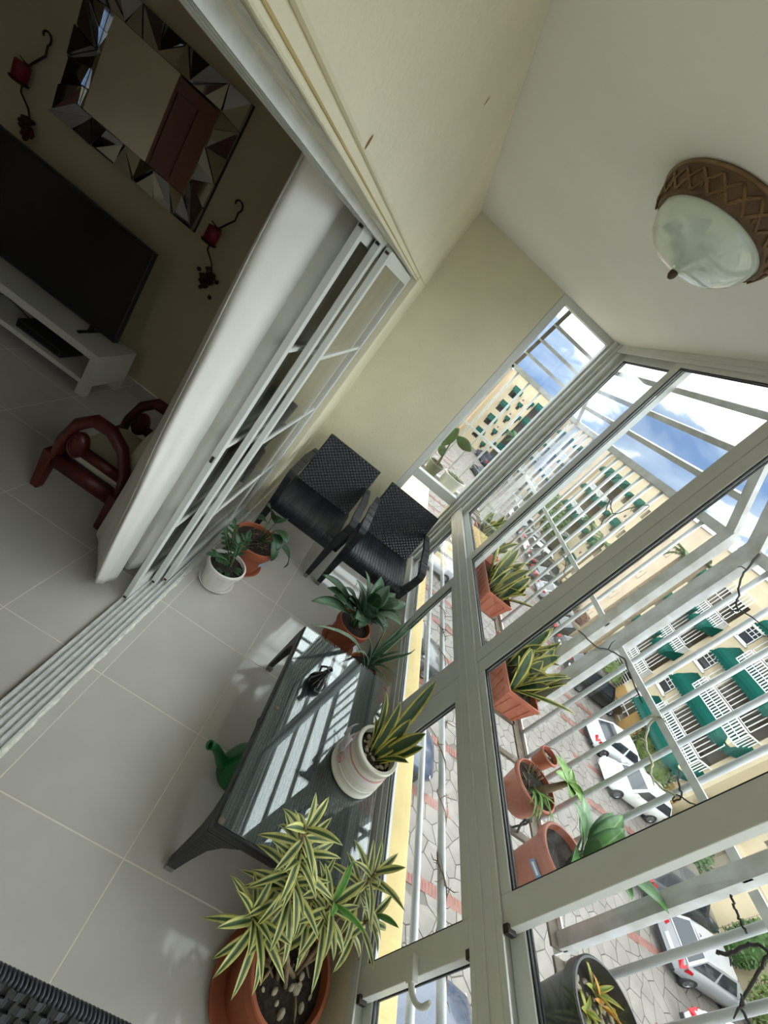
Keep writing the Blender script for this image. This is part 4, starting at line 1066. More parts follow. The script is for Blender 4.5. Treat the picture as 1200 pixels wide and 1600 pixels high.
def pot(t, r0, r1, h, m, rim=.012, rimh=.03, soil=.03, saucer=None, flute=0, z0=0.0):
    """round pot: base radius r0, rim radius r1"""
    if saucer:
        MB().lathe([(0, 0), (saucer*.82, 0), (saucer, .022), (saucer-.006, .024), (saucer*.82, .006), (0, .006)], 40).build('saucer', m, t, True); z0 = .006
    pr = [(0, z0), (r0, z0), (r0 + (r1-rim-r0)*.5, z0+(h-rimh)*.5), (r1-rim, z0+h-rimh), (r1, z0+h-rimh), (r1, z0+h-.004), (r1-.004, z0+h), (r1-rim*.9, z0+h), (r1-rim*1.2, z0+h-soil-.004)]
    mb = MB().lathe(pr, 48)
    if flute:
        vs_ = []
        for (x, y, z) in mb.v:
            a = math.atan2(y, x); k = 1 + .018*math.cos(a*flute) if z0+.02 < z < z0+h-rimh+.001 else 1; vs_.append((x*k, y*k, z))
        mb.v = vs_
    mb.build('pot', m, t, auto=35)
    MB().lathe([(0, z0+h-soil+.004), ((r1-rim)*.5, z0+h-soil+.003), (r1-rim*1.1, z0+h-soil)], 32).build('soil', M_SOIL, t, True)
    return z0+h-soil

# ------------------------------------------------------------------ large striped plant in the foreground
LIM = (-9, 1.088, True)
sg = thing('potted_dracaena', 'large terracotta pot with yellow striped green dracaena beside the table', 'potted plant', (.898, .625, 0))
zs_ = pot(sg, .112, .150, .238, M_TERRA, .016, .045, .035, saucer=.175)
pebbles(sg, .115, zs_, 26, .013, 2)
q = random.Random(21)
for i in range(9):
    a = q.uniform(0, 6.28); c = Vector((.06*math.cos(a), .06*math.sin(a), zs_+.012)); d = Vector((q.uniform(-.06, .06), q.uniform(-.06, .06), q.uniform(-.002, .012)))
    MB().tube([c, c+d*.5+Vector((0, 0, .004)), c+d], [.003, .005, .002], 5, flat=.5).build('dry_leaf', mat('dry_leaf_%d' % i, srgb(170-6*i, 140-5*i, 100-4*i), .9) if i < 3 else M_STEM, sg, True)
def best_z(px, cx, cy, z0=.30, z1=.80):
    best = None
    for k in range(60):
        z = z0 + (z1-z0)*k/59; p = on(px, 2, z); d = (p.x-cx)**2 + (p.y-cy)**2
        if best is None or d < best[0]: best = (d, p)
    return best[1]
heads = [((478, 1290), .80, .13, 15, .35), ((470, 1322), .72, .15, 22, .0), ((455, 1370), .62, .16, 20, .1), ((392, 1428), .52, .16, 24, .25), ((522, 1408), .60, .15, 22, .3), ((588, 1362), .62, .16, 20, .3), ((590, 1428), .50, .12, 14, .1), ((490, 1395), .55, .15, 18, .2)]
for k, (px, z, ln, nl, lean) in enumerate(heads):
    h = on(px, 2, z) - Vector((.898, .625, 0))
    a = math.atan2(h.y, h.x); b0 = Vector((.035*math.cos(a+k), .035*math.sin(a+k), zs_-.01))
    mid = b0.lerp(h, .5) + Vector((0, 0, -.02))
    st_ = MB().tube([b0, b0.lerp(mid, .5)+Vector((0, 0, .02)), mid, h - (h-mid)*.3, h], [.008, .0075, .007, .006, .005], 7).build('stem', M_STEM if k not in (0, 1) else M_STEM, sg, True)
    ax = (h - mid).normalized()
    for i in range(nl):
        f = i/nl; back = .11*(1-f)*(1.0 if k != 1 else 1.6)
        base = h - (h-mid).normalized()*back
        az = i*2.399 + k; el = -.25 + 1.35*f**1.3 + q.uniform(-.15, .15)
        leaf(sg, base, az, el, ln*q.uniform(.8, 1.12)*(1-.25*f), .024*q.uniform(.85, 1.15), q.uniform(.5, 1.1)*(1-.4*f), L_SONG if not (k in (4, 6) and f > .86) else L_SONGG, 'lance', .35)

# ------------------------------------------------------------------ snake plant in the white jar on the table
jr = thing('potted_snake_plant', 'snake plant in a white ceramic jar with lilac ribbon on the table', 'potted plant', (.878, 1.222, ZT))
MB().lathe([(0, 0), (.112, 0), (.120, .006), (.121, .020), (.117, .026), (.1165, .034), (.113, .085), (.104, .120), (.100, .126), (.100, .150), (.104, .156), (.104, .176), (.100, .180), (.088, .180), (.086, .140), (0, .138)], 56).build('jar', M_WCER, jr, auto=40)
MB().lathe([(.1155, .044), (.1175, .047), (.1168, .054), (.1150, .056)], 56).build('jar_bead', M_WCER, jr, True)
MB().lathe([(.1060, .118), (.1068, .119), (.1045, .123), (.1030, .124)], 56).build('pink_band', M_PINK, jr, True)
MB().lathe([(.1125, .078), (.1135, .079), (.1075, .108), (.1060, .109)], 56).build('ribbon', M_RIBB, jr, True)
MB().lathe([(0, .150), (.087, .146)], 32).build('soil', M_SOIL, jr, True)
pebbles(jr, .078, .148, 46, .011, 5)
# bow and rosette face the sliding door
ba = math.radians(172); bc = Vector((.112*math.cos(ba), .112*math.sin(ba), .12)); out = Vector((math.cos(ba), math.sin(ba), 0)); sdv = Vector((-math.sin(ba), math.cos(ba), 0))
bw = MB()
for s, ang in ((1, .5), (-1, .5), (1, -.35), (-1, -.35)):
    d = sdv*s*math.cos(ang) + Vector((0, 0, math.sin(ang)))
    rows = []
    for i in range(8):
        t = i/7; c = bc + out*.008 + d*(.062*t) + out*(.016*math.sin(t*PI)); w = .008 + .020*t; pv = Vector((0, 0, 1))*math.cos(ang) - sdv*s*math.sin(ang)
        rows.append([c - pv*w, c + out*.004, c + pv*w])
    bw.grid(rows, .0012)
bw.build('bow', M_RIBB, jr, True)
rs = MB()
for i in range(7):
    a = 2*PI*i/7; c = bc + out*.016 + (sdv*math.cos(a) + Vector((0, 0, 1))*math.sin(a))*.010
    rs.lathe([(0, .006), (.006, .004), (.008, 0), (.005, -.004)], 8, c, axis=tuple(out))
rs.build('bow_knot', M_RIBB, jr, True)
ra = math.radians(202); rc_ = Vector((.117*math.cos(ra), .117*math.sin(ra), .070)); ro = Vector((math.cos(ra), math.sin(ra), .05))
for r_, mm in ((.017, M_PINK), (.010, M_WCER), (.005, M_PINK)):
    MB().tube([rc_ + ro*.002 + (Vector((-math.sin(ra), math.cos(ra), 0))*math.cos(a) + Vector((0, 0, 1))*math.sin(a))*r_ for a in [2*PI*k/22 for k in range(23)]], .0032, 6, False).build('rosette', mm, jr, True)
jb = Vector((.878, 1.222, ZT+.15))
for (px, z, w, bx_, by_) in (((680, 1066), .80, .045, .02, .02), ((664, 1147), .74, .042, .03, -.005), ((637, 1192), .70, .036, .015, -.03), ((603, 1083), .76, .040, -.02, .03), ((625, 1098), .74, .04, 0, .015), ((660, 1168), .69, .034, .03, -.025), ((618, 1112), .70, .042, -.01, 0), ((640, 1125), .72, .040, .03, .02), ((586, 1120), .68, .03, -.03, .01), ((632, 1150), .66, .034, .01, -.015), ((645, 1160), .64, .03, .04, -.01)):
    tip = on(px, 2, z) - Vector((.878, 1.222, ZT)); base = Vector((bx_, by_, .148)); az, el, ln = aim(base, tip)
    leaf(jr, base, az, el+.16, ln*1.03, w*1.35, .34, L_SNAKE, 'sword', .30, .15, thick=.0025)

# ------------------------------------------------------------------ two pots by the sliding door
LIM = (-.262, 9, False)
wp = thing('potted_plant', 'small fluted white pot with dark green leaves by the sliding door', 'potted plant', (-.122, 2.103, 0))
z_ = pot(wp, .088, .120, .165, M_WPOT, .012, .026, .025, saucer=.112, flute=18)
q = random.Random(5)
for px, z in (((352, 832), .34), ((385, 842), .32), ((366, 822), .36), ((338, 868), .25), ((372, 850), .32)):
    tip = on(px, 2, z) - Vector((-.122, 2.103, 0)); base = Vector((q.uniform(-.03, .03), q.uniform(-.03, .03), z_))
    az, el, ln = aim(base, tip); st_ = MB().tube([base, base.lerp(tip, .5)+Vector((0, 0, .02)), tip], [.004, .0035, .002], 6).build('stem', M_GSTEM, wp, True)
    for t in (.45, .62, .78, .92):
        for s in (-1, 1):
            leaf(wp, base.lerp(tip, t)+Vector((0, 0, .018*(1-t))), az + s*1.0, el*.4+.2, .055*q.uniform(.8, 1.1), .030, .5, L_DARK, 'oval', .2)
    leaf(wp, tip, az, el*.6, .07, .036, .5, L_DARK, 'oval', .2)
for i in range(12):
    a = q.uniform(0, 6.28); leaf(wp, (.05*math.cos(a), .05*math.sin(a), z_), a, .6, .06, .022, .9, L_DARK, 'oval', .2)
tp = thing('potted_plant', 'terracotta pot with drooping broad leaves between white pot and chair', 'potted plant', (-.080, 2.385, 0))
z_ = pot(tp, .112, .158, .235, M_TERRA, .014, .05, .03, saucer=.145)
MB().box((-.001, -.022, -.012), (.001, .022, .012)).build('price_sticker', mat('blue_white_sticker', srgb(150, 170, 196), .5), tp, loc=(.122, -.060, .13)).rotation_euler = (0, -.12, -.46)
MB().tube([(.03, .0, z_), (.05, .03, z_+.05), (-.02, .07, z_+.03)], .003, 5).build('twig', M_STEM, tp, True)
for i in range(26):
    a = q.uniform(0, 6.28); c = Vector((q.uniform(-.08, .08), q.uniform(-.08, .08), z_+.008)); d = Vector((math.cos(a)*.045, math.sin(a)*.045, q.uniform(0, .02)))
    MB().tube([c, c+d], .002, 4).build('twig', M_STEM, tp, True)
for px, z, w, dr in (((420, 795), .52, .085, .9), ((436, 815), .47, .08, 1.1), ((432, 850), .36, .07, 1.4), ((446, 882), .16, .055, 1.6), ((408, 812), .46, .06, .7), ((425, 872), .24, .05, 1.2), ((440, 838), .40, .06, 1.0)):
    tip = on(px, 2, z) - Vector((-.080, 2.385, 0)); base = Vector((.02, 0, z_)); pe = base.lerp(tip, .45) + Vector((0, 0, .10))
    MB().tube([base, base.lerp(pe, .5)+Vector((0, 0, .02)), pe], [.0045, .004, .003], 6).build('stem', M_GSTEM, tp, True)
    az, el, ln = aim(pe, tip); leaf(tp, pe, az, el+dr*.42, max(.13, ln*1.3), w*1.35, dr, L_DARK, 'oval', .22, q.uniform(-.3, .3))

# ------------------------------------------------------------------ plants at the far end of the table
LIM = (-9, 1.085, True)
ag = thing('potted_plant', 'terracotta pot with broad silvery green leaves in front of the window chair', 'potted plant', (.775, 2.285, 0))
z_ = pot(ag, .095, .128, .225, M_TERRA, .014, .045, .03, saucer=.13)
for px, z, w, dr in (((503, 942), .42, .075, .6), ((516, 908), .50, .07, .5), ((545, 925), .46, .08, .7), ((572, 905), .55, .085, .5), ((592, 912), .52, .08, .6), ((608, 935), .45, .075, .8), ((625, 945), .42, .07, .7), ((560, 965), .38, .085, .9), ((545, 950), .40, .075, 1.0), ((600, 960), .40, .07, .9), ((585, 940), .48, .08, .8), ((530, 935), .44, .07, .8), ((618, 960), .40, .07, .8), ((550, 940), .44, .08, .6), ((575, 955), .42, .08, .9), ((522, 925), .46, .07, .6), ((600, 925), .50, .08, .5), ((565, 925), .52, .08, .4)):
    tip = on(px, 2, z) - Vector((.775, 2.285, 0)); base = Vector((q.uniform(-.02, .02), q.uniform(-.02, .02), z_)); pe = base.lerp(tip, .35) + Vector((0, 0, .05))
    MB().tube([base, base.lerp(pe, .5)+Vector((0, 0, .01)), pe], [.005, .0045, .0035], 6).build('stem', M_GSTEM, ag, True)
    az, el, ln = aim(pe, tip); leaf(ag, pe, az, el+dr*.42, max(.22, ln*1.3), w*1.45, dr, L_SILV if (px[0] % 3) else L_DARK, 'oval', .22, q.uniform(-.35, .35))
for i in range(11):
    a = i*2.4 + .3; e = q.uniform(.5, 1.1); d = Vector((math.cos(a), math.sin(a), 0)); pe = Vector((0, 0, z_)) + d*.05 + Vector((0, 0, .10 + .05*(i % 3)))
    MB().tube([Vector((d.x*.02, d.y*.02, z_)), pe - d*.02 - Vector((0, 0, .03)), pe], [.0045, .004, .0035], 6).build('stem', M_GSTEM, ag, True)
    leaf(ag, pe, a, e, q.uniform(.15, .20), .085, q.uniform(.8, 1.3), L_SILV if i % 2 else L_DARK, 'oval', .22, q.uniform(-.35, .35))
av = thing('potted_agave', 'low terracotta pot with long grey green spiky leaves behind the table end', 'potted plant', (.925, 2.02, 0))
z_ = pot(av, .085, .110, .19, M_TERRA, .012, .035, .025)
for px, z, dr in (((505, 985), .52, .9), ((640, 968), .56, .1), ((660, 965), .62, .15), ((646, 1022), .47, .2), ((610, 1050), .36, .9), ((598, 1060), .30, 1.0), ((622, 1020), .44, .4), ((590, 1030), .40, .7), ((600, 985), .52, .1), ((575, 1000), .50, .5), ((560, 1020), .42, .8), ((632, 990), .52, .2)):
    tip = on(px, 2, z) - Vector((.925, 2.02, 0)); base = Vector((0, 0, z_+.01)); az, el, ln = aim(base, tip)
    leaf(av, base, az, el+dr*.45, ln*(1.1+.12*dr), .048, dr, L_AGAVE, 'spike', .45, thick=.003)

# ------------------------------------------------------------------ planters on the cage shelf
LIM = (1.200, 1.448, False)
def planter(label, y0, y1, x0, x1, z0, h, seed, n, tall):
    t = thing('window_box', label, 'planter', ((x0+x1)/2, (y0+y1)/2, z0)); hx, hy = (x1-x0)/2, (y1-y0)/2; m = MB(); bx_, by_ = hx*.70, hy*.90
    prof = [(bx_, by_, 0), (bx_+(hx-bx_)*.86, by_+(hy-by_)*.86, h-.022), (hx, hy, h-.020), (hx, hy, h), (hx-.008, hy-.008, h), (hx-.012, hy-.012, h-.035)]
    vs_ = []; fs = []
    for (a, b, z) in prof: vs_ += [(-a, -b, z), (a, -b, z), (a, b, z), (-a, b, z)]
    for k in range(len(prof)-1):
        for e in range(4): fs.append((k*4+e, k*4+(e+1) % 4, k*4+4+(e+1) % 4, k*4+4+e))
    fs.append((3, 2, 1, 0)); m.add(vs_, fs).build('box', M_TERRAP, t)
    for i in range(7):
        yy = -by_ + 2*by_*(i+.5)/7
        for s in (-1, 1): MB().obox((s*(bx_+.002), yy, .006), (s*(bx_+(hx-bx_)*.84+.002), yy*1.04, h-.026), .003, .004, up=(1, 0, 0)).build('rib', M_TERRAP, t)
    for i in range(3):
        xx = -bx_*.8 + 1.6*bx_*i/2; MB().obox((xx, -by_-.002, .006), (xx*1.1, -hy*.985-.001, h-.026), .004, .003, up=(0, 1, 0)).build('rib', M_TERRAP, t)
    MB().box((-hx+.010, -hy+.010, h-.05), (hx-.010, hy-.010, h-.03)).build('soil', M_SOIL, t)
    r = random.Random(seed)
    for i in range(n):
        b0 = Vector((r.uniform(-hx*.55, hx*.55), r.uniform(-hy*.82, hy*.82), h-.032)); az = r.uniform(-1.2, 1.6) if r.random() < .7 else r.uniform(0, 6.28)
        leaf(t, b0, az, r.uniform(.75, 1.45), tall*r.uniform(.6, 1.12), r.uniform(.044, .066), r.uniform(.1, .5), L_SNAKE, 'sword', .28, r.uniform(-.5, .5), thick=.0025)
    return t
planter('terracotta window box of snake plants at the far corner of the cage', 2.865, 3.300, 1.215, 1.405, ZSH, .145, 1, 34, .26)
planter('terracotta window box of snake plants in the middle of the shelf', 2.275, 2.700, 1.225, 1.420, ZSH, .145, 2, 38, .27)
planter('terracotta window box of snake plants nearest the hanging pot', 1.505, 1.925, 1.250, 1.440, ZSH, .145, 3, 34, .27)
# round pot with a small pot tied to it
rp_ = thing('potted_plant', 'round terracotta pot with narrow arching leaves on the cage shelf', 'potted plant', (1.335, 1.125, ZSH))
z_ = pot(rp_, .070, .096, .125, M_TERRAP, .008, .02, .02)
MB().tube([(.0975*math.cos(a), .0975*math.sin(a), .112) for a in [2*PI*k/40 for k in range(41)]], .0012, 5, False).build('wire', M_STEM, rp_, True)
q = random.Random(12)
for i in range(14):
    a = q.uniform(-2.2, .6); leaf(rp_, (q.uniform(-.03, .05), q.uniform(-.04, .03), z_), a, q.uniform(.2, .9), q.uniform(.10, .17), .013, q.uniform(.8, 1.6), L_LIME, 'spike', .4)
MB().tube([(.02, -.01, z_), (.05, .0, z_+.05), (.08, .01, z_+.10)], [.016, .014, .010], 8).build('stem', M_STEM, rp_, True)
for i in range(8):
    a = i*2.4; leaf(rp_, (.08, .01, z_+.10), a, .35 + .1*(i % 3), .10, .042, .5, L_LIME, 'lance', .3)
for i in range(18):
    a = q.uniform(0, 6.28); MB().tube([(.05*math.cos(a)*q.random(), .05*math.sin(a), z_), (.07*math.cos(a), .07*math.sin(a), z_+q.uniform(.01, .04))], .003, 4).build('root', M_STEM, rp_, True)
hp = thing('hanging_pot', 'tiny terracotta pot wired to the white bars above the round pot', 'pot', (1.405, 1.262, .968))
pot(hp, .030, .042, .075, M_TERRAP, .006, .012, .02); pebbles(hp, .028, .056, 8, .008, 7)
MB().tube([(.0, .04, .07), (.02, .03, .09), (.060, -.02, .10)], .0015, 5).build('wire', M_GASKET, hp, True)
# pot with the broad leaves and a sticker
de = thing('potted_plant', 'terracotta pot with blue sticker and broad pale veined leaves on the shelf', 'potted plant', (1.350, .868, ZSH))
z_ = pot(de, .078, .104, .175, M_TERRAP, .012, .03, .025)
sa = math.radians(205); sk = MB().box((-.0008, -.024, -.011), (.0008, .024, .011)).build('price_sticker', mat('sticker_blue', srgb(116, 140, 180), .5), de, loc=(.0925*math.cos(sa), .0925*math.sin(sa), .105)); sk.rotation_euler = (0, .12, sa)
MB().box((-.0004, -.017, -.004), (.0014, .017, .004)).build('sticker_print', mat('sticker_white', srgb(222, 224, 226), .5), sk, loc=(.0004, 0, 0))
for px, xx, w, dr in (((905, 1305), 1.33, .075, .8), ((912, 1245), 1.40, .06, .5), ((962, 1288), 1.42, .075, .6), ((940, 1320), 1.38, .07, .9), ((900, 1350), 1.28, .06, .9), ((945, 1290), 1.42, .06, .5), ((1040, 1415), 1.43, .075, .9), ((985, 1395), 1.36, .07, 1.1), ((925, 1335), 1.33, .06, .7)):
    tip = on(px, 0, xx) - Vector((1.350, .868, ZSH)); base = Vector((.02, 0, z_)); pe = base.lerp(tip, .3) + Vector((0, 0, .04))
    MB().tube([base, base.lerp(pe, .5)+Vector((0, 0, .01)), pe], [.005, .0045, .0035], 6).build('stem', M_GSTEM, de, True)
    az, el, ln = aim(pe, tip); leaf(de, pe, az, el+dr*.4, min(.24, max(.15, ln*1.1)), w*1.2, dr, L_DIEF, 'oval', .25, q.uniform(-.4, .4))
wl_ = MB().tube([(1.33, 1.0, ZSH+.003), (1.30, .997, ZSH+.05), (1.285, .99, ZSH+.085), (1.30, .995, ZSH+.095), (1.315, 1.0, ZSH+.06), (1.31, 1.008, ZSH+.003)], .004, 7).build('wire_loop', M_GASKET, None, True); tag(wl_, 'black wire loop on the shelf behind the stickered pot', 'wire')
# black pot with succulents
M_BPOT = mat('black_plastic_pot', (.010, .010, .012), .4)
bp_ = thing('potted_succulent', 'tall black plastic pot with pebbles and small succulents', 'potted plant', (1.325, .505, ZSH))
z_ = pot(bp_, .090, .118, .205, M_BPOT, .010, .035, .055); pebbles(bp_, .095, z_, 60, .010, 4)
L_SUCC = leaf_mat('succulent_leaf', srgb(116, 140, 60), srgb(170, 150, 60), .5, .95); L_SUCO = leaf_mat('orange_leaf', srgb(206, 150, 40), srgb(180, 110, 30), .5, .95)
for (cx, cy, n, s, mm) in ((.03, .07, 9, .075, L_SUCC), (.05, .05, 5, .08, L_SUCO), (-.02, .02, 8, .045, L_SUCC), (.01, -.03, 8, .05, L_SUCC), (.06, -.02, 9, .04, L_SUCC)):
    for i in range(n): leaf(bp_, (cx, cy, z_), i*2.4, .35 + .3*(i % 3), s*q.uniform(.8, 1.1), .014, .4, mm, 'lance', .5, thick=.002)
LIM = None
# pots outside the end window
ZEP = .9325
gp = thing('potted_cactus', 'grey green pot with a paddle cactus outside the end window', 'potted plant', (.742, 3.815, ZEP))
z_ = pot(gp, .058, .082, .13, mat('grey_green_pot', srgb(110, 112, 84), .6, var=.15), .006, .012, .02)
def pad(parent, base, az, el, ln, w, th):
    rows = []
    d = Vector((math.cos(az)*math.cos(el), math.sin(az)*math.cos(el), math.sin(el))); sdv = Vector((-math.sin(az), math.cos(az), 0)); u = d.cross(sdv)
    for i in range(9):
        t = i/8; r_ = math.sin(PI*min(.995, max(.02, t**.8)))**.6
        rows.append([Vector(base) + d*ln*t + sdv*(w/2*r_*math.cos(a)) + u*(th/2*r_*math.sin(a)) for a in [2*PI*k/14 for k in range(15)]])
    return MB().grid(rows).build('cactus_pad', L_CACT, parent, True)
def pad_px(p0, p1, w, th=.02):
    A = on(p0, 1, 3.80) - Vector((.742, 3.815, ZEP)); B_ = on(p1, 1, 3.80) - Vector((.742, 3.815, ZEP)); d = B_ - A; ln = d.length; d.normalize(); sdv = Vector((0, -1, 0)).cross(d).normalized(); u = d.cross(sdv); rows = []
    for i in range(11):
        t = i/10; r_ = max(.06, math.sin(PI*min(.99, max(.015, t)))**.65)
        rows.append([A + d*ln*t + sdv*(w/2*r_*math.cos(a)) + u*(th/2*r_*math.sin(a)) for a in [2*PI*k/14 for k in range(15)]])
    MB().grid(rows).build('cactus_pad', L_CACT, gp, True, recalc=True)
def px7(u, v): return (640+u/7.5, 660+v/7.5)
s0 = on(px7(310, 520), 1, 3.80) - Vector((.742, 3.815, ZEP)); s1 = on(px7(385, 395), 1, 3.80) - Vector((.742, 3.815, ZEP)); s2 = on(px7(480, 240), 1, 3.80) - Vector((.742, 3.815, ZEP)); s3 = on(px7(565, 165), 1, 3.80) - Vector((.742, 3.815, ZEP))
MB().tube([(s0.x, 0, z_-.02), s0, s1], [.015, .014, .011], 8).build('stem', M_STEM, gp, True); MB().tube([s1, s2, s3], [.008, .006, .005], 7).build('stem', M_GSTEM, gp, True)
pad_px(px7(375, 395), px7(385, 255), .075); pad_px(px7(375, 270), px7(580, 70), .105); pad_px(px7(555, 165), px7(720, 340), .10)
ow = thing('potted_succulent', 'oval white pot of grey succulents outside the end window', 'potted plant', (.955, 3.80, ZEP)); ow.scale = (1.15, .8, 1)
z_ = pot(ow, .078, .105, .14, M_WCER, .008, .015, .02); 
L_GREY = leaf_mat('grey_succulent', srgb(110, 116, 86), srgb(150, 146, 110), .5, .95)
for k in range(9):
    a = k*2.4; c = (.07*math.sqrt(k/9)*math.cos(a), .07*math.sqrt(k/9)*math.sin(a), z_)
    for i in range(6): leaf(ow, c, i*1.05+k, .7 + .2*(i % 2), .042, .014, .2, L_GREY, 'lance', .5, thick=.002)
# ------------------------------------------------------------------ parked cars
M_CGLASS = mat('car_glass', (.02, .024, .030), .06); M_TYRE = mat('tyre_rubber', (.012, .012, .012), .8); M_HUB = mat('alloy_wheel', (.25, .25, .26), .35, .8)
M_TAIL = mat('red_tail_light', srgb(150, 12, 24), .2); M_TRIM = mat('black_car_trim', (.012, .012, .013), .5); M_PLATE = mat('white_number_plate', srgb(176, 176, 176), .6); M_HEAD = mat('clear_head_light', (.35, .36, .38), .1)
CARM = {}
def paint(rgb):
    k = tuple(rgb)
    if k not in CARM: CARM[k] = mat('car_paint_%d' % len(CARM), rgb, .25, coat=.6)
    return CARM[k]
def car_parts(kind):
    """local +x forward, origin on the ground at the centre"""
    if ('car', kind) in MESH: return MESH[('car', kind)]
    L_, W_ = (4.35, .87) if kind == 'sedan' else ((3.95, .84) if kind == 'hatch' else (4.65, .93)); hh = {'sedan': 1.0, 'hatch': 1.03, 'suv': 1.18}[kind]
    st = [(-.50, .60, .36, .62), (-.49, .86, .30, .88), (-.45, .95, .24, .95), (-.32, 1.0, .22, .97), (-.1, 1.0, .20, .93), (.14, 1.0, .20, .90), (.30, .98, .22, .86), (.42, .93, .25, .78), (.48, .82, .28, .66), (.5, .60, .34, .52)]
    rows = []
    for (x, w, zb, zt) in st:
        w_ = W_*w; zt = zt*hh; zb = zb*hh
        half = [(0, zb), (w_*.86, zb), (w_*.97, zb+.10), (w_, (zb+zt)/2), (w_*.97, zt-.10), (w_*.90, zt-.02), (w_*.5, zt+.012), (0, zt+.02)]
        ring = [(x*L_, y, z) for y, z in half] + [(x*L_, -y, z) for y, z in half[::-1]]
        rows.append(ring + [ring[0]])
    body = MB().grid(rows); n = len(rows[0])-1
    body.add(rows[0][:-1], [tuple(range(n-1, -1, -1))]); body.add(rows[-1][:-1], [tuple(range(n))])
    zr = {'sedan': 1.44, 'hatch': 1.46, 'suv': 1.74}[kind]; zb = .93*hh
    xr0, xr1, xf1, xf0 = {'sedan': (-.42, -.24, .06, .24), 'hatch': (-.49, -.38, .04, .22), 'suv': (-.495, -.43, .08, .22)}[kind]
    B = [Vector((xr0*L_, W_*.90, zb)), Vector((xf0*L_, W_*.88, zb-.03)), Vector((xf1*L_, W_*.70, zr)), Vector((xr1*L_, W_*.70, zr))]
    mir = lambda v: Vector((v.x, -v.y, v.z))
    roof = []
    for t in [i/8 for i in range(9)]:
        x = B[3].x + (B[2].x-B[3].x)*t; z = zr + .045*math.sin(PI*t)
        roof.append([(x, W_*.70, z-.03), (x, W_*.60, z+.012), (x, 0, z+.035), (x, -W_*.60, z+.012), (x, -W_*.70, z-.03)])
    cab = MB().grid(roof, .02)
    def q(a, b, c, d): cab.add([a, b, c, d], [(0, 1, 2, 3)])
    q(B[0], B[1], B[2], B[3]); q(*[mir(v) for v in (B[1], B[0], B[3], B[2])]); q(B[1], mir(B[1]), mir(B[2]), B[2]); q(mir(B[0]), B[0], B[3], mir(B[3]))
    def inset(vs_, k, off, sub=None):
        g = sum(vs_, Vector())/len(vs_); nn = (vs_[1]-vs_[0]).cross(vs_[2]-vs_[1]).normalized()
        return [g + (v-g)*k + nn*off for v in vs_]
    glass = []
    side_ = [B[0], B[1], B[2], B[3]]
    for sgn in (1, -1):
        f_ = (lambda v: v) if sgn == 1 else mir
        for (a, b) in ((.04, .47), (.53, .93)):
            bl = B[0].lerp(B[1], a); br_ = B[0].lerp(B[1], b); tr_ = B[3].lerp(B[2], b); tl = B[3].lerp(B[2], a)
            P = [f_(bl.lerp(tl, .08)), f_(br_.lerp(tr_, .08)), f_(tr_.lerp(br_, .14)), f_(tl.lerp(bl, .14))]
            off = Vector((0, .012*sgn, .006)); glass.append(('side_window', [p + off for p in P]))
    P = inset([B[1], mir(B[1]), mir(B[2]), B[2]], .90, -.012); glass.append(('windscreen', P))
    P = inset([mir(B[0]), B[0], B[3], mir(B[3])], .86, -.012); glass.append(('rear_window', P))
    parts = [('car_body', body, 'paint', True), ('cabin', cab, 'paint', False)]
    for nme, P in glass:
        nn = (P[1]-P[0]).cross(P[2]-P[1]).normalized()*(-1 if nme == 'side_window' else 1); m = MB(); m.prism(P, nn*.01); parts.append((nme, m, M_CGLASS, False))
    for sx in (-.30, .31):
        for sy in (-1, 1):
            m = MB().lathe([(.17, -.09), (.30, -.09), (.315, -.06), (.315, .06), (.30, .09), (.17, .09)], 24, (sx*L_, sy*(W_-.085), .315), axis=(0, 1, 0)); parts.append(('tyre', m, M_TYRE, True))
            m = MB().lathe([(0, .02), (.05, .03), (.17, .012), (.19, .05), (.19, -.01)], 20, (sx*L_, sy*(W_-.035), .315), axis=(0, sy, 0))
            for a in range(6): m.obox((sx*L_, sy*(W_+.0), .315), (sx*L_ + .17*math.cos(a*PI/3), sy*(W_+.0), .315 + .17*math.sin(a*PI/3)), .045, .02, up=(0, 1, 0))
            parts.append(('wheel_hub', m, M_HUB, False))
    for sy in (-1, 1):
        m = MB(); x = -.497*L_; m.prism([(x, sy*W_*.90, .62*hh), (x, sy*W_*.52, .70*hh), (x+.03, sy*W_*.56, .86*hh), (x+.10, sy*W_*.93, .86*hh)], (-.02, 0, 0)); parts.append(('tail_light', m, M_TAIL, False))
        m = MB(); m.prism([(x+.12, sy*W_*.945, .66*hh), (x+.40, sy*W_*.985, .74*hh), (x+.34, sy*W_*.97, .84*hh), (x+.12, sy*W_*.93, .84*hh)], (0, sy*.015, 0)); parts.append(('tail_light', m, M_TAIL, False))
        x = .485*L_; m = MB(); m.prism([(x, sy*W_*.50, .56*hh), (x-.10, sy*W_*.88, .58*hh), (x-.24, sy*W_*.93, .70*hh), (x-.06, sy*W_*.52, .66*hh)], (.02, 0, .01)); parts.append(('head_light', m, M_HEAD, False))
        m = MB().box((.16*L_-.06, sy*(W_+.02), .93*hh), (.16*L_+.10, sy*(W_+.15), 1.05*hh)); parts.append(('wing_mirror', m, 'paint', False))
    m = MB().box((-.507*L_, -.24, .56*hh), (-.497*L_, .24, .68*hh)); parts.append(('number_plate', m, M_PLATE, False))
    m = MB().box((-.502*L_, -W_*.85, .26*hh), (-.47*L_, W_*.85, .40*hh)); parts.append(('bumper_trim', m, M_TRIM, False))
    m = MB().tube([(xr1*L_+.12, .1, zr+.03), (xr1*L_+.10, .1, zr+.10), (xr1*L_-.05, .1, zr+.13)], .012, 5); parts.append(('aerial', m, M_TRIM, False))
    MESH[('car', kind)] = parts; return parts
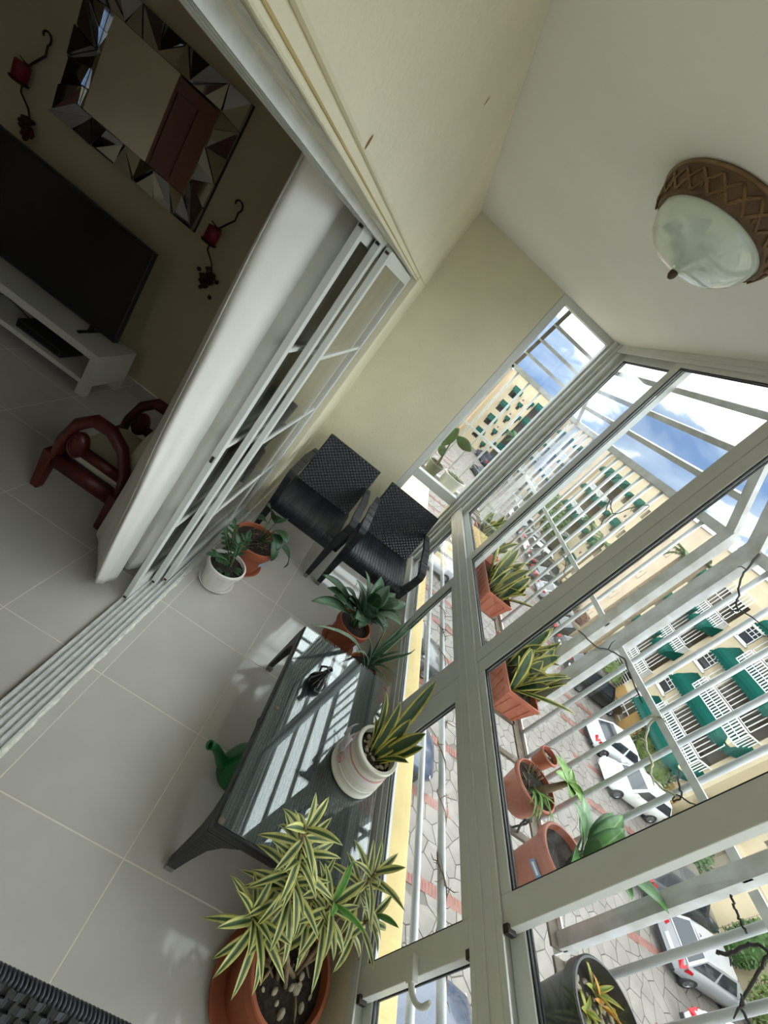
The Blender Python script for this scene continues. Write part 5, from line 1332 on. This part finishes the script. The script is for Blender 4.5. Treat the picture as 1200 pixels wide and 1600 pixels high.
def car(kind, rgb, x, y, rz, label):
    c = thing('parked_car', label, 'car', (x, y, GZ), rz)
    for n, m, mm, sm in car_parts(kind):
        key = (kind, id(m), tuple(rgb) if mm == 'paint' else None)
        if key not in MESH:
            me = m.mesh(n, paint(rgb) if mm == 'paint' else mm, sm)
            bm = bmesh.new(); bm.from_mesh(me); bmesh.ops.recalc_face_normals(bm, faces=bm.faces); bm.to_mesh(me); bm.free()
            if n == 'car_body': me.set_sharp_from_angle(angle=math.radians(50))
            MESH[key] = me
        share(MESH[key], n, c)
    return c
WHT, SIL, GRY, BLK, BLU, PRL = (.55, .56, .57), (.25, .255, .27), (.042, .045, .05), (.009, .010, .011), (.026, .036, .066), (.57, .58, .56)
car('sedan', WHT, 22.15, 18.05, 0, 'white saloon car parked in front of the ochre plinth')
car('hatch', PRL, 21.95, 15.75, PI, 'white hatchback parked nose out beside the white saloon')
car('hatch', SIL, 21.95, 9.15, 0, 'silver hatchback parked beside the dark hedge')
car('sedan', PRL, 21.75, 6.55, 0, 'white car with a paper in the rear window next to the silver hatchback')
car('suv', GRY, 21.9, 11.55, 0, 'dark grey car in shade beside the silver hatchback')
car('suv', BLK, 22.35, 22.75, 0, 'black sport utility car by the ochre wall')
car('sedan', GRY, 22.2, 25.15, 0, 'dark grey saloon with red tail lights behind the planter leaves')
car('sedan', BLK, 22.2, 27.6, 0, 'black saloon next to the dark grey saloon')
car('sedan', SIL, 22.1, 32.2, 0, 'silver saloon in front of the red hedge')
car('sedan', GRY, 22.05, 34.8, 0, 'grey saloon with sloping roof beyond the silver saloon')
car('suv', BLK, 22.4, 37.4, 0, 'black tall car beside the white van')
car('suv', WHT, 22.4, 39.8, 0, 'white van like car with dark side windows')
car('suv', SIL, 22.4, 42.3, 0, 'pale silver tall car behind the white van')
car('sedan', GRY, 21.9, 44.7, 0, 'grey saloon far along the parking row')
car('suv', WHT, 21.85, 47.2, 0, 'white tall car at the far end of the parking row')
car('sedan', BLU, 6.55, 9.9, 0, 'dark blue saloon parked right below the balcony ledge')
car('suv', SIL, 8.0, 23.2, 0, 'pale grey car parked below by the far lower window')
car('sedan', GRY, 7.0, 14.6, 0, 'dark grey saloon in the row below the balcony')
car('hatch', BLU, 8.0, 3.9, 0, 'blue hatchback below the latch of the lower window')
car('suv', BLU, 17.6, 65.0, 1.9, 'dark blue car with white roof rails in front of the end block')
car('sedan', BLK, 15.6, 53.5, 1.9, 'dark saloon on the open paving before the end block')
pp_n = Vector((-.51, 0, .79)).normalized()*.026; pp_a, pp_b = Vector((-1.827, 0, .93)).lerp(Vector((-1.044, 0, 1.44)), .32), Vector((-1.827, 0, .93)).lerp(Vector((-1.044, 0, 1.44)), .66)
pp = MB().prism([pp_a + pp_n + Vector((0, -.05, 0)), pp_a + pp_n + Vector((0, .30, 0)), pp_b + pp_n + Vector((0, .28, 0)), pp_b + pp_n + Vector((0, -.05, 0))], pp_n*-.12).build('paper_sheet', M_PLATE, None, loc=(21.75, 6.55, GZ)); tag(pp, 'white paper sheet in the rear window of the white car', 'paper')

# ------------------------------------------------------------------ palms, hedges, trees
M_FROND = mat('palm_green', srgb(58, 84, 40), .55, var=.3, vscale=4); M_TRUNK = mat('palm_trunk', srgb(110, 96, 76), .9, var=.3, vscale=6, bump=.5, bscale=14)
M_HEDGE = mat('hedge_green', srgb(56, 84, 34), .7, var=.5, vscale=5); M_VINE = mat('vine_green', srgb(84, 100, 46), .7, var=.5, vscale=4); M_REDH = mat('reddish_hedge', srgb(82, 50, 36), .7, var=.4, vscale=6)
def frond_mesh(seed):
    r = random.Random(seed); m = MB(); L_ = 2.3; prev = None
    P = [Vector((L_*t*(1-.12*t), 0, .75*t - 1.35*t*t)) for t in [i/12 for i in range(13)]]
    m.tube(P, [.035*(1-.8*i/12) for i in range(13)], 5)
    for i in range(1, 26):
        t = i/26; k = t*12; j = int(k); p = P[j].lerp(P[min(12, j+1)], k-j); ln = .62*math.sin(PI*min(.97, .15+t*.85))+.08
        for s in (-1, 1):
            tip = p + Vector((ln*.45, s*ln*.85, -.18 - .2*r.random())); md = p.lerp(tip, .5) + Vector((0, 0, .06)); w = Vector((.035, 0, .012))
            m.add([p-w*.6, p+w*.6, md+w, tip, md-w], [(0, 1, 2, 4), (4, 2, 3)])
    return m.mesh('frond', M_FROND)
FR = [frond_mesh(i) for i in range(3)]
def palm(x, y, ztop, label, n=15, s=1.0, zg=GZ):
    t = thing('palm_tree', label, 'tree', (x, y, zg)); h = ztop - zg
    pts = [(0, .05*math.sin(k/8*PI), h*k/8) for k in range(9)]
    MB().tube(pts, [.17-.06*k/8 for k in range(9)], 10).build('trunk', M_TRUNK, t, True)
    r = random.Random(int(x*13+y))
    for i in range(n):
        share(FR[i % 3], 'frond', t, (0, 0, h-.05), (0, r.uniform(-.75, .55), i*2.4), (s*r.uniform(.85, 1.1),)*3)
palm(20.7, 23.95, 2.0, 'tall palm tree in front of the pale block with arched awnings', s=.5)
palm(21.2, 26.38, 1.5, 'shorter palm tree beside the tall palm', s=.52)
palm(23.2, 36.07, -2.4, 'low palm tree before the pale block', s=.75); palm(23.55, 41.05, -2.4, 'bushy palm tree before the three-part awnings', s=.62)
palm(33.0, 31.0, 5.8, 'dark palm tree rising behind the roof', s=1.1); palm(19.5, 66.5, -3.0, 'palm tree before the block seen through the end window', s=1.0)
def bush(name, label, c, r, m, seed, n=420, ls=.16, cat='hedge', lift=0.0):
    t = thing(name, label, cat, (c[0], c[1], c[2])); q_ = random.Random(seed); mb = MB()
    core = []
    for i in range(9):
        th = PI*i/8; core.append([(r[0]*.82*math.sin(th)*math.cos(2*PI*j/14), r[1]*.82*math.sin(th)*math.sin(2*PI*j/14), lift+r[2]+r[2]*.82*math.cos(th)) for j in range(15)])
    if lift: MB().tube([(0, 0, 0), (.05, .04, lift*.6), (0, 0, lift+r[2]*.6)], [.13, .10, .07], 8).build('trunk', M_TRUNK, t, True)
    MB().grid(core).build('inner_foliage', m, t, True)
    for i in range(n):
        th = math.acos(q_.uniform(-.75, 1)); ph = q_.uniform(0, 2*PI); k = q_.uniform(.82, 1.05)
        p = Vector((r[0]*k*math.sin(th)*math.cos(ph), r[1]*k*math.sin(th)*math.sin(ph), lift+r[2]+r[2]*k*math.cos(th)))
        a = Vector((q_.gauss(0, 1), q_.gauss(0, 1), q_.gauss(0, 1))).normalized(); b_ = a.orthogonal().normalized(); s = ls*q_.uniform(.6, 1.3)
        mb.add([p-a*s, p+b_*s*.45, p+a*s, p-b_*s*.45], [(0, 1, 2, 3)])
    mb.build('leaves', m, t); return t
bush('hedge', 'green climbing hedge over the ground floor grille behind the white cars', (24.60, 18.6, GZ), (.20, 1.9, 1.17), M_VINE, 1, 900, .09)
bush('hedge', 'small green hedge in the corner beside the white hatchback', (25.05, 14.5, GZ), (.5, 1.3, .9), M_HEDGE, 2, 600, .12)
bush('hedge', 'bushy green hedge between silver hatchback and barred window', (24.50, 7.4, GZ), (.44, 2.1, 1.3), M_VINE, 3, 1100, .12)
bush('hedge', 'dark green shrub beside the plain cream wall', (24.76, 10.5, GZ), (.26, .7, 1.4), M_HEDGE, 4, 600, .11)
bush('hedge', 'green vine on the barred ground floor windows by the black car', (24.63, 25.3, GZ), (.17, 1.2, 1.12), M_VINE, 5, 600, .08)
bush('hedge', 'reddish clipped hedge beyond the grey saloon', (24.8, 31.6, GZ), (.28, 1.4, .75), M_REDH, 6, 520, .11)
bush('hedge', 'green clipped hedge next to the reddish hedge', (24.8, 34.6, GZ), (.28, 1.2, .75), M_HEDGE, 7, 520, .11)
bush('tree', 'round leafy tree before the three-part awnings', (22.4, 43.5, GZ), (1.2, 1.6, 1.6), M_HEDGE, 8, 900, .22, 'tree', 2.0)
bush('tree', 'leafy tree beside the round tree in the courtyard', (22.4, 48.5, GZ), (1.4, 2.0, 1.7), M_VINE, 9, 800, .22, 'tree', 2.2)
bush('hedge', 'pale yellow green shrub at the foot of the arched awnings', (24.35, 28.85, GZ), (.42, .7, .6), M_VINE, 10, 360, .13, 'hedge', 1.8)

# ------------------------------------------------------------------ dry vines on the cage, twigs on the pipes
M_VINED = mat('dark_dry_vine', srgb(48, 42, 40), .85); M_VINEL = mat('pale_dry_vine', srgb(168, 164, 140), .8); M_TWIG = mat('brown_twig', srgb(120, 96, 76), .9)
def vine(label, pxs, m, r=.0035, x=XC-.022, branches=()):
    t = thing('dry_vine', label, 'vine', tuple(on(pxs[0], 0, x))); o0 = on(pxs[0], 0, x); q_ = random.Random(len(label))
    P = [on(p, 0, x) - o0 for p in pxs]; Q = []
    for i in range((len(P)-1)*5+1):
        v = catmull([tuple(p) for p in P], i/((len(P)-1)*5)); Q.append(v + Vector((q_.uniform(-.004, .002), q_.uniform(-.003, .003), q_.uniform(-.003, .003))))
    MB().tube(Q, [r*(1-.3*i/len(Q)) for i in range(len(Q))], 6).build('vine_stem', m, t, True)
    for a, b_ in branches:
        A, B_ = on(a, 0, x)-o0, on(b_, 0, x-.01)-o0; MB().tube([A, A.lerp(B_, .5)+Vector((-.004, .004, .004)), B_], [r*.7, r*.6, r*.3], 5).build('side_shoot', m, t, True)
vine('dark dry vine climbing across the bars above the middle window box', [(922, 935), (935, 915), (950, 900), (962, 800), (965, 790)][::-1] if False else [(940, 820), (955, 775), (955, 795), (963, 803), (998, 790), (1014, 790)], M_VINED, branches=(((955, 795), (950, 770)), ((963, 803), (945, 818)), ((990, 793), (985, 800))))
vine('dark vine twig hanging below the crossbar of the far cage', [(880, 868), (884, 880), (882, 900), (893, 908)], M_VINED, .003, branches=(((884, 872), (898, 865)), ((883, 885), (875, 880))))
vine('dark vine looped from the corner posts down to the white crossbar', [(1186, 866), (1172, 885), (1158, 905), (1152, 945), (1154, 955)], M_VINED, .004, branches=(((1166, 890), (1152, 886)), ((1154, 952), (1125, 965)), ((1154, 952), (1200, 985))))
vine('dark vine along the white crossbar behind the hanging pot', [(905, 985), (930, 1010), (950, 1015), (975, 1030), (985, 1055), (1004, 1100)], M_VINED, .0035, branches=(((950, 1015), (962, 1000)),))
vine('pale dry vine curving over the bars above the white cars', [(1026, 1118), (1012, 1140), (1010, 1165), (1018, 1190), (1020, 1215), (1040, 1235), (1060, 1245)], M_VINEL, .005, branches=(((1010, 1160), (997, 1155)), ((1020, 1218), (1022, 1228)), ((1022, 1120), (1010, 1122)), ((1028, 1120), (1041, 1130))))
vine('black wire vine knotted on the bar behind the stickered pot', [(1062, 1205), (1060, 1225), (1065, 1245), (1052, 1252), (1058, 1243), (1080, 1255), (1096, 1265)], M_VINED, .003)
vine('dark vine on the lower crossbar beside the silver hatchback', [(1143, 1402), (1150, 1425), (1160, 1445), (1165, 1456)], M_VINED, .0035)
vine('dark vine trailing over the bars above the hedge', [(1120, 1490), (1150, 1487), (1175, 1475), (1200, 1485), (1190, 1510), (1170, 1545), (1160, 1575), (1172, 1600)], M_VINED, .0045, branches=(((1162, 1570), (1157, 1552)), ((1162, 1572), (1146, 1592)), ((1143, 1500), (1142, 1510))))
def twigs(label, x, z, y0, y1, n, seed):
    t = thing('thorny_twig', label, 'twig', (x, y0, z)); q_ = random.Random(seed); Q = []
    for i in range(40):
        u = i/39; Q.append(Vector((.020*math.cos(u*26), (y1-y0)*u, .020*math.sin(u*26)+.004*q_.uniform(-1, 1))))
    MB().tube(Q, .0024, 5).build('twig_stem', M_TWIG, t, True)
    for i in range(n):
        p = Q[q_.randrange(40)]; d = Vector((q_.uniform(-.04, .05), q_.uniform(-.05, .05), q_.uniform(-.03, .05)))
        MB().tube([p, p+d*.6+Vector((0, q_.uniform(-.015, .015), 0)), p+d], [.0022, .0018, .0008], 4).build('thorn', M_TWIG, t, True)
twigs('thorny brown twigs wound around the railing pipe beside the far lower window', 1.262, .548, 1.80, 2.75, 34, 3)
twigs('thorny brown twigs wound around the railing pipe beside the table', 1.262, .548, .62, 1.62, 40, 4)
